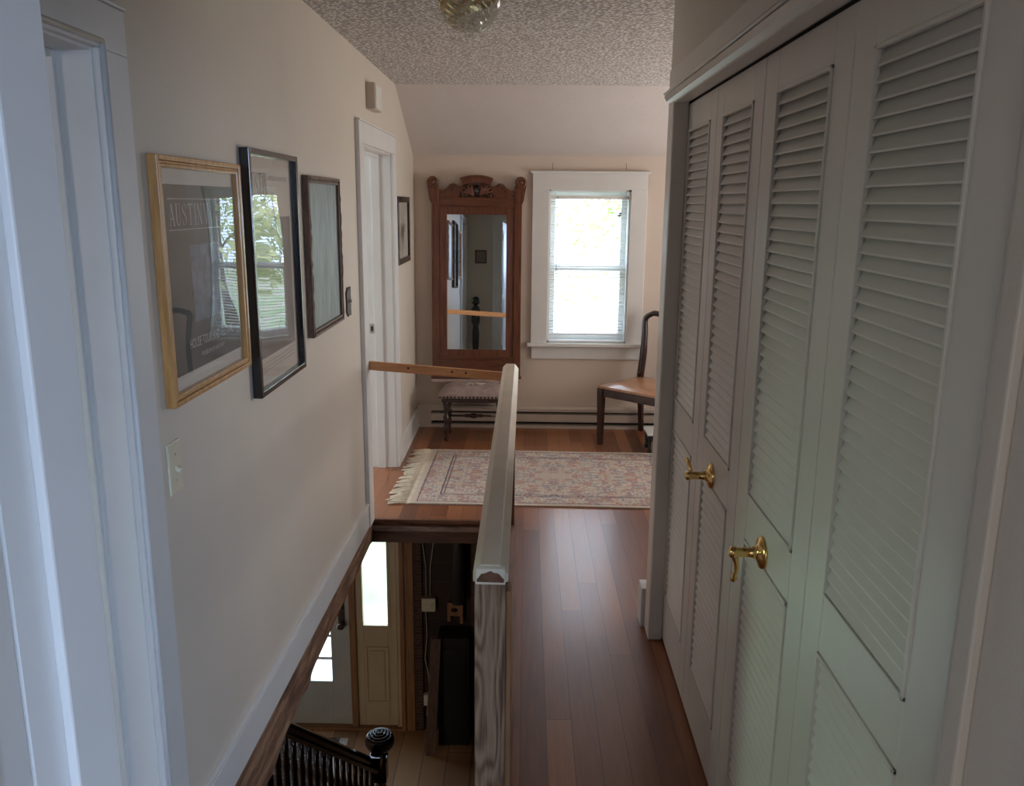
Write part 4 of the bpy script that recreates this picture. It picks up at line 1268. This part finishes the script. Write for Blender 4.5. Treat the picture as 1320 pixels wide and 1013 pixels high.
# black ball topped newel seen in the mirror
t = thing('newel_post', 'black turned newel post with ball top, seen only reflected in the tall mirror', 'post', (-0.665, 0.95, 0))
b = MB(); b.box(-.72, -.61, .895, 1.005, .62, .82); obj('square_block', b, 'black_lacquer', t, bevel=.006)
b = MB(); b.box(-.725, -.605, .89, 1.01, 0, .14); obj('base_block', b, 'black_lacquer', t, bevel=.006)
b = MB(); b.lathe([(0.055, .14), (0.043, .17), (0.034, .21), (0.046, .34), (0.050, .48), (0.038, .58), (0.052, .62)], (-.665, .95, 0), 20); obj('shaft', b, 'black_lacquer', t)
b = MB(); pr = [(0.046, .82), (0.050, .83), (0.026, .852), (0.022, .862)] + [(.060 * math.sin(a), .912 - .060 * math.cos(a)) for a in [math.radians(22 + 16 * k) for k in range(10)]] + [(0.001, .972)]
b.lathe(pr, (-.665, .95, 0), 24); obj('ball_finial', b, 'black_lacquer', t)

# ------------------------------------------------------------------ stairs down
t = thing('staircase', 'dark wooden stairs running down below the open stairwell', 'stairs', (-0.5, 3.3, LZ))
n_st = 13; rise = 2.6 / (n_st + 1); run = 0.228
tr = MB(); rs = MB()
for k in range(n_st):
    z = -rise * (k + 1); y0 = 1.80 + run * k; y1 = y0 + run
    xl = -0.80 if z > -0.95 else -1.216 + .266 * max(0, (y0 + .1 - 3.9)) / .95 - .05
    tr.box(xl, -0.112, y0, y1 + .02, z - .03, z); rs.box(xl, -0.112, y0, y0 + .018, z - rise + .0, z - .03) if False else None
    rs.box(xl + .01, -0.115, y1 - .004, y1 + .012, z - rise, z - .03)
    rs.box(xl + .01, xl + .04, y0, y1, z - rise - .05, z - .03)
obj('treads', tr, 'floor_pine', t, bevel=.004)
obj('risers', rs, 'fascia_wood', t)

P0 = Vector((-1.216, 3.90, -1.035)); P1 = Vector((-0.955, 4.86, -1.955)); dr = P1 - P0
t = thing('banister', 'dark glossy stair banister with close turned balusters and a ball-topped newel, on the lower floor', 'banister', (-0.94, 4.90, LZ))
b = MB(); Pa = P0 - dr * .62; Pe = P1 + dr.normalized() * .0
d_ = dr.normalized(); side = Vector((-d_.y, d_.x, 0)).normalized(); up_ = side.cross(d_); up_ = -up_ if up_.z < 0 else up_
prof = [(-.036, -.050), (.036, -.050), (.042, -.030), (.034, -.016), (.044, .000), (.036, .022), (.014, .036), (-.014, .036), (-.036, .022), (-.044, .000), (-.034, -.016), (-.042, -.030)]
vs = [Pa + side * a + up_ * c_ for a, c_ in prof] + [Pe + side * a + up_ * c_ for a, c_ in prof]
n_ = len(prof); fs = [tuple(range(n_)), tuple(range(2 * n_ - 1, n_ - 1, -1))] + [(i, i + n_, (i + 1) % n_ + n_, (i + 1) % n_) for i in range(n_)]
b.add(vs, fs, False); obj('handrail', b, 'dark_stair_wood', t, bevel=.003)
cxn, cyn = -0.925, 4.915
b = MB(); b.box(cxn - .05, cxn + .05, cyn - .05, cyn + .05, LZ, LZ + .22); b.box(cxn - .045, cxn + .045, cyn - .045, cyn + .045, LZ + .50, LZ + .655)
b.box(cxn - .035, cxn + .035, cyn - .035, cyn + .035, LZ + .655, LZ + .69)
b.lathe([(.045, LZ + .22), (.030, LZ + .25), (.045, LZ + .33), (.045, LZ + .42), (.03, LZ + .47), (.045, LZ + .50)], (cxn, cyn, 0), 20)
obj('newel_post', b, 'dark_stair_wood', t, bevel=.004)
b = MB(); zc = -1.815; R3 = .096
pr = [(.050, LZ + .69), (.055, LZ + .696), (.034, LZ + .702)]
pr += [(R3 * math.sin(a), zc - R3 * .82 * math.cos(a)) for a in [math.radians(22 + 12 * k) for k in range(8)]]
zt_ = zc + R3 * .82 * math.cos(math.radians(74))
for kk, rr in enumerate((.088, .080, .072, .066, .058, .050, .044, .036, .028, .022, .015, .008)):
    pr.append((rr, zt_ + .012 + (.010 if kk % 3 == 1 else 0) + .0028 * kk))
pr.append((.001, zt_ + .052))
b.lathe(pr, (cxn, cyn, 0), 32); bf_ = obj('ball_finial', b, 'dark_stair_wood', t)
b = MB()
for rr, zz in ((.076, zt_ + .020), (.058, zt_ + .030), (.040, zt_ + .040), (.022, zt_ + .048)):
    b.tube([(cxn + rr * math.cos(2 * PI * k / 28), cyn + rr * math.sin(2 * PI * k / 28), zz) for k in range(29)], .006, 8)
obj('turned_rings', b, 'dark_stair_wood', bf_)
b = MB(); b.box(-.968, -.892, 4.745, 4.815, -1.90, -1.825); obj('rail_fitting', b, 'dark_stair_wood', t, bevel=.006)
bal = None
nb = 21
for k in range(nb):
    s = 0.96 - k * 0.076
    p = P0 + dr * s
    zf = max(LZ, p.z - .80)
    if bal is None:
        hgt = .80
        b = MB(); pr = [(.022, 0), (.022, .12), (.016, .14), (.024, .17), (.026, .26), (.021, .42), (.017, .56), (.021, .60), (.015, .66), (.017, .80)]
        b.lathe(pr, (0, 0, 0), 10)
        bal = obj('baluster', b, 'dark_stair_wood', t, local=True)
        o_ = bal
    else:
        o_ = bal.copy(); COL.objects.link(o_); o_.parent = t
    o_.location = Vector((p.x, p.y, max(LZ, p.z - .815))) - Vector((-0.94, 4.90, LZ))
    o_.scale = (1, 1, (p.z - .03 - max(LZ, p.z - .815)) / .80)

# ------------------------------------------------------------------ lower entry
r = struct('door_5', loc=(-1.83, YB, LZ))
dx0, dx1 = -2.30, -1.385
c = MB(); panes = []
gx0, gx1, gz0, gz1 = -2.12, -1.545, -2.19, -0.98
c.box(dx0, gx0, YB + .02, YB + .065, LZ + .02, -.50); c.box(gx1, dx1, YB + .02, YB + .065, LZ + .02, -.50)
c.box(gx0, gx1, YB + .02, YB + .065, LZ + .02, gz0); c.box(gx0, gx1, YB + .02, YB + .065, gz1, -.50)
leaf = obj('door_leaf', c, 'door_grey_white', r, bevel=.003)
c = MB()
for k in range(1, 3):
    x = gx0 + (gx1 - gx0) * k / 3; c.box(x - .012, x + .012, YB + .03, YB + .055, gz0, gz1)
for k in range(1, 6):
    z = gz0 + (gz1 - gz0) * k / 6; c.box(gx0, gx1, YB + .031, YB + .054, z - .012, z + .012)
obj('muntins', c, 'frame_white', leaf)
c = MB(); c.box(gx0, gx1, YB + .041, YB + .044, gz0, gz1); obj('pane', c, 'window_glass', leaf)
c = MB(); c.box(-1.475, -1.425, YB + .008, YB + .02, -1.70, -1.47); c.lathe([(.012, YB + .01), (.012, YB - .03), (.026, YB - .04), (.030, YB - .055), (.022, YB - .068), (.002, YB - .072)], (-1.445, 0, -1.66), 18, 'Y')
c.lathe([(.020, YB + .01), (.020, YB - .005), (.012, YB - .012)], (-1.448, 0, -1.52), 16, 'Y')
obj('door_handle', c, 'aged_brass', leaf)
c = MB(); c.box(-2.36, -2.30, YB - .01, YB + .1, LZ, -.44); c.box(-1.385, -1.333, YB - .012, YB + .1, LZ, -.44); c.box(-2.36, -.955, YB - .01, YB + .1, -.50, -.42); c.box(-2.36, -.955, YB - .04, YB + .1, LZ, LZ + .02)
obj('frame', c, 'cedar_post', r, bevel=.003)
c = MB()
sx0, sx1 = -1.335, -1.012; g0, g1 = -1.275, -1.076
c.box(sx0, g0, YB + .012, YB + .06, LZ + .02, -.50); c.box(g1, sx1, YB + .012, YB + .06, LZ + .02, -.50)
c.box(g0, g1, YB + .012, YB + .06, LZ + .02, -1.675); c.box(g0, g1, YB + .012, YB + .06, -.62, -.50)
sd = obj('sidelight', c, 'door_cream', r, bevel=.003)
c = MB()
for a, b_, z0, z1 in ((g0 - .02, g0, -1.695, -.60), (g1, g1 + .02, -1.695, -.60), (g0, g1, -1.695, -1.675)):
    c.box(a, b_, YB + .002, YB + .014, z0, z1)
px0, px1, pz0, pz1 = -1.265, -1.073, -2.37, -1.865
for a, b_, z0, z1 in ((px0, px0 + .016, pz0, pz1), (px1 - .016, px1, pz0, pz1), (px0 + .016, px1 - .016, pz0, pz0 + .016), (px0 + .016, px1 - .016, pz1 - .016, pz1)):
    c.box(a, b_, YB + .002, YB + .014, z0, z1)
c.box(px0 + .035, px1 - .035, YB + .004, YB + .014, pz0 + .035, pz1 - .035)
obj('mouldings', c, 'door_cream', sd, bevel=.003)
c = MB(); c.box(g0, g1, YB + .035, YB + .038, -1.675, -.62); obj('pane', c, 'window_glass', sd)
c = MB(); c.box(sx1, -.972, YB - .008, YB + .08, LZ, -.44); c.box(sx1 + .004, sx1 + .012, YB - .014, YB, LZ, -.44); obj('side_jamb', c, 'door_cream', r, bevel=.003)
f = MB(); f.box(-.972, -.862, YB - .03, YB, LZ, FT); f.box(-.972, -.935, YB - .045, YB - .03, LZ, FT); struct('trim_7', f, 'cedar_post', bevel=.004)


def brick():
    m, n, l, b = new_mat('brick')
    tc = n.new('ShaderNodeTexCoord'); s = n.new('ShaderNodeSeparateXYZ'); cc = n.new('ShaderNodeCombineXYZ')
    l.new(tc.outputs['Object'], s.inputs[0]); l.new(s.outputs[0], cc.inputs[0]); l.new(s.outputs[2], cc.inputs[1])
    br = n.new('ShaderNodeTexBrick'); l.new(cc.outputs[0], br.inputs['Vector'])
    br.inputs['Scale'].default_value = 1.0; br.inputs['Brick Width'].default_value = 0.075; br.inputs['Row Height'].default_value = 0.028
    br.inputs['Mortar Size'].default_value = 0.004
    br.inputs['Color1'].default_value = (0.12, 0.05, 0.035, 1); br.inputs['Color2'].default_value = (0.07, 0.03, 0.022, 1); br.inputs['Mortar'].default_value = (0.11, 0.08, 0.06, 1)
    l.new(br.outputs['Color'], b.inputs['Base Color']); b.inputs['Roughness'].default_value = 0.9
    bump(n, l, b, br.outputs['Fac'], -0.4, .004)


brick()
f = MB(); f.box(-.862, -.795, YB - .02, YB, LZ, FT); struct('trim_8', f, 'brick')
f = MB(); f.box(-.40, -.36, YB - .06, YB, LZ, FT); struct('trim_9', f, 'fascia_wood')

t = thing('switch_box', 'cream double switch box with two toggles on the dark lower plank wall', 'switch', (-.74, YB, -1.46))
b = MB(); b.box(-.795, -.685, YB - .045, YB - .001, -1.522, -1.410); bx = obj('box', b, 'ivory_plastic', t, bevel=.003)
for x in (-.765, -.715):
    b = MB(); b.bar((x, YB - .045, -1.466), (x, YB - .06, -1.460), .008, .012); obj('toggle', b, 'ivory_plastic', bx)
t = thing('outlet_box', 'small white outlet box low on the dark wall below the cream switch box', 'outlet', (-.75, YB, -2.3))
b = MB(); b.box(-.79, -.72, YB - .04, YB - .001, -2.36, -2.26); obj('box', b, 'white_plastic', t, bevel=.003)
b = MB()
for z in (-2.335, -2.295): b.box(-.768, -.742, YB - .042, YB - .04, z, z + .022)
obj('socket', b, 'ivory_plastic', t)
for nm, lab, pts in (
    ('electrical_cable', 'left thin pale cable descending from above to the cream switch box', [(-.80, YB - .01, -.16), (-.79, YB - .012, -.9), (-.762, YB - .012, -1.15), (-.758, YB - .014, -1.40)]),
    ('electrical_cable', 'right thin pale cable descending from above to the cream switch box', [(-.68, YB - .01, -.16), (-.685, YB - .012, -.85), (-.725, YB - .012, -1.15), (-.728, YB - .014, -1.40)]),
    ('electrical_cable', 'thin pale cable hanging from the switch box down to the white outlet box', [(-.765, YB - .014, -1.53), (-.758, YB - .012, -1.75), (-.775, YB - .02, -1.95), (-.750, YB - .012, -2.1), (-.745, YB - .014, -2.25)]),
    ('electrical_cable', 'short pale cable curling below the white outlet box', [(-.76, YB - .014, -2.37), (-.768, YB - .012, -2.46), (-.745, YB - .03, -2.52), (-.72, YB - .012, -2.54)])):
    b = MB(); b.tube(pts, .0045, 6); tag(obj(nm, b, 'wire_white', loc=pts[0]), lab, 'cable')
t = thing('leaning_board', 'brown wooden board leaning upright against the dark wall behind it', 'board', (-.70, 5.86, LZ))
b = MB(); b.bar((-.705, 5.86, LZ + .005), (-.662, 5.965, -1.65), .080, .022, up=(0, 1, 0)); obj('board', b, 'grey_board', t, bevel=.002)
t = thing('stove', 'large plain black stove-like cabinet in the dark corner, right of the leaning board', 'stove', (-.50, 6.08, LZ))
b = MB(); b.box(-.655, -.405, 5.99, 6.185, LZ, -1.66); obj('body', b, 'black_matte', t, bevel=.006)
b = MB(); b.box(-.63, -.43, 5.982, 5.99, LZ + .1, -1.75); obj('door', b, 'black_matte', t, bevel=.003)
t = thing('wall_bracket', 'small brown wooden block with a round hole on the dark wall above the black cabinet', 'bracket', (-.52, YB, -1.55))
b = MB(); b.box(-.59, -.465, YB - .05, YB - .001, -1.555, -1.44); b.box(-.59, -.565, YB - .05, YB - .001, -1.60, -1.555); b.box(-.49, -.465, YB - .05, YB - .001, -1.62, -1.555)
blk = obj('block', b, 'cedar_post', t, bevel=.003)
b = MB(); b.lathe([(.028, YB - .052), (.028, YB - .049)], (-.535, 0, -1.50), 16, 'Y', squash=.6); obj('hole', b, 'black_matte', blk)
t = thing('stove_pipe', 'dim grey vertical pipe above the wooden block, in the dark lower corner', 'pipe', (-.50, 6.12, -1.4))
b = MB(); b.lathe([(.055, -1.42), (.050, -.9), (.050, FT)], (-.50, 6.12, 0), 20); obj('pipe', b, 'galvanised', t)

t = thing('area_rug', 'dark patterned rug with cream motifs on the lower entry floor, seen through the balusters', 'rug', (-2.12, 5.55, LZ))
b = MB(); b.box(-.85, .66, -.525, .50, .001, .008); obj('pile', b, 'rug_dark', t, local=True)
b = MB(); b.box(.66, .73, -.525, .50, .001, .006); obj('border', b, 'poster_paper', t, local=True)

# ------------------------------------------------------------------ outside
g = MB(); g.box(-40, 40, YB + .25, 60, -3.1, -2.95)
gl = obj('lawn', g, 'lawn', loc=(0, 30, -3)); gl['kind'] = 'structure'
f = MB(); f.box(-2.6, -.6, YB + .21, YB + 1.6, -2.95, LZ - .04)
struct('porch', f, 'exterior_siding')


def tree(x, y, h, r, mat, label, seed, thin=1.0):
    random.seed(seed)
    t = thing('tree', label, 'tree', (x, y, -2.95), 'trees outside the window')
    b = MB(); b.tube([(0, 0, 0), (.08, .05, h * .4), (-.05, .1, h * .95)], [.14 * thin, .10 * thin, .03], 8)
    for k in range(5):
        z = h * (.35 + .1 * k); a = random.uniform(0, 2 * PI)
        b.tube([(.03, .05, z), (r * .35 * math.cos(a), r * .35 * math.sin(a), z + r * .35), (r * .7 * math.cos(a), r * .7 * math.sin(a), z + r * .5)], [.05 * thin, .03 * thin, .012], 6)
    obj('trunk', b, 'bark', t, local=True)
    b = MB(); cl = []
    for k in range(14):
        a = random.uniform(0, 2 * PI); q = r * random.random() ** .5 * .9; z = h * random.uniform(.35, 1.0)
        cl.append((q * math.cos(a), q * math.sin(a), z, r * random.uniform(.3, .5)))
    for k in range(1500):
        c = random.choice(cl)
        d = Vector((random.gauss(0, 1), random.gauss(0, 1), random.gauss(0, 1))).normalized() * c[3] * random.random() ** .4
        p = Vector(c[:3]) + d; s = random.uniform(.05, .11)
        n1 = Vector((random.gauss(0, 1), random.gauss(0, 1), random.gauss(0, 1))).normalized(); n2 = n1.orthogonal().normalized(); n3 = n1.cross(n2)
        b.add([p - n2 * s, p - n3 * s * .5, p + n2 * s, p + n3 * s * .5], [(0, 1, 2, 3)])
    fo = obj('foliage', b, mat, t, local=True)


for i, (x, y, h, rr, mt, lab) in enumerate((
        (-1.6, 14, 6.5, 2.0, 'leaves', 'leafy green tree outside, toward the left half of the window'),
        (1.9, 13.5, 7.0, 1.2, 'leaves_pale', 'pale yellow-green tree outside, behind the middle of the window'),
        (5.2, 18, 8.0, 2.4, 'leaves_pale', 'pale leafy tree outside, toward the right edge of the window'),
        (-7.5, 21, 8.0, 2.6, 'leaves', 'broad green tree across the lawn, left of the window view'),
        (0.4, 23, 10.0, 3.2, 'leaves', 'tallest green tree at the back, behind the other trees'),
        (8.0, 27, 9.0, 3.0, 'leaves', 'broad green tree across the lawn, right of the window view'))):
    tree(x, y, h, rr, mt, lab, 20 + i)
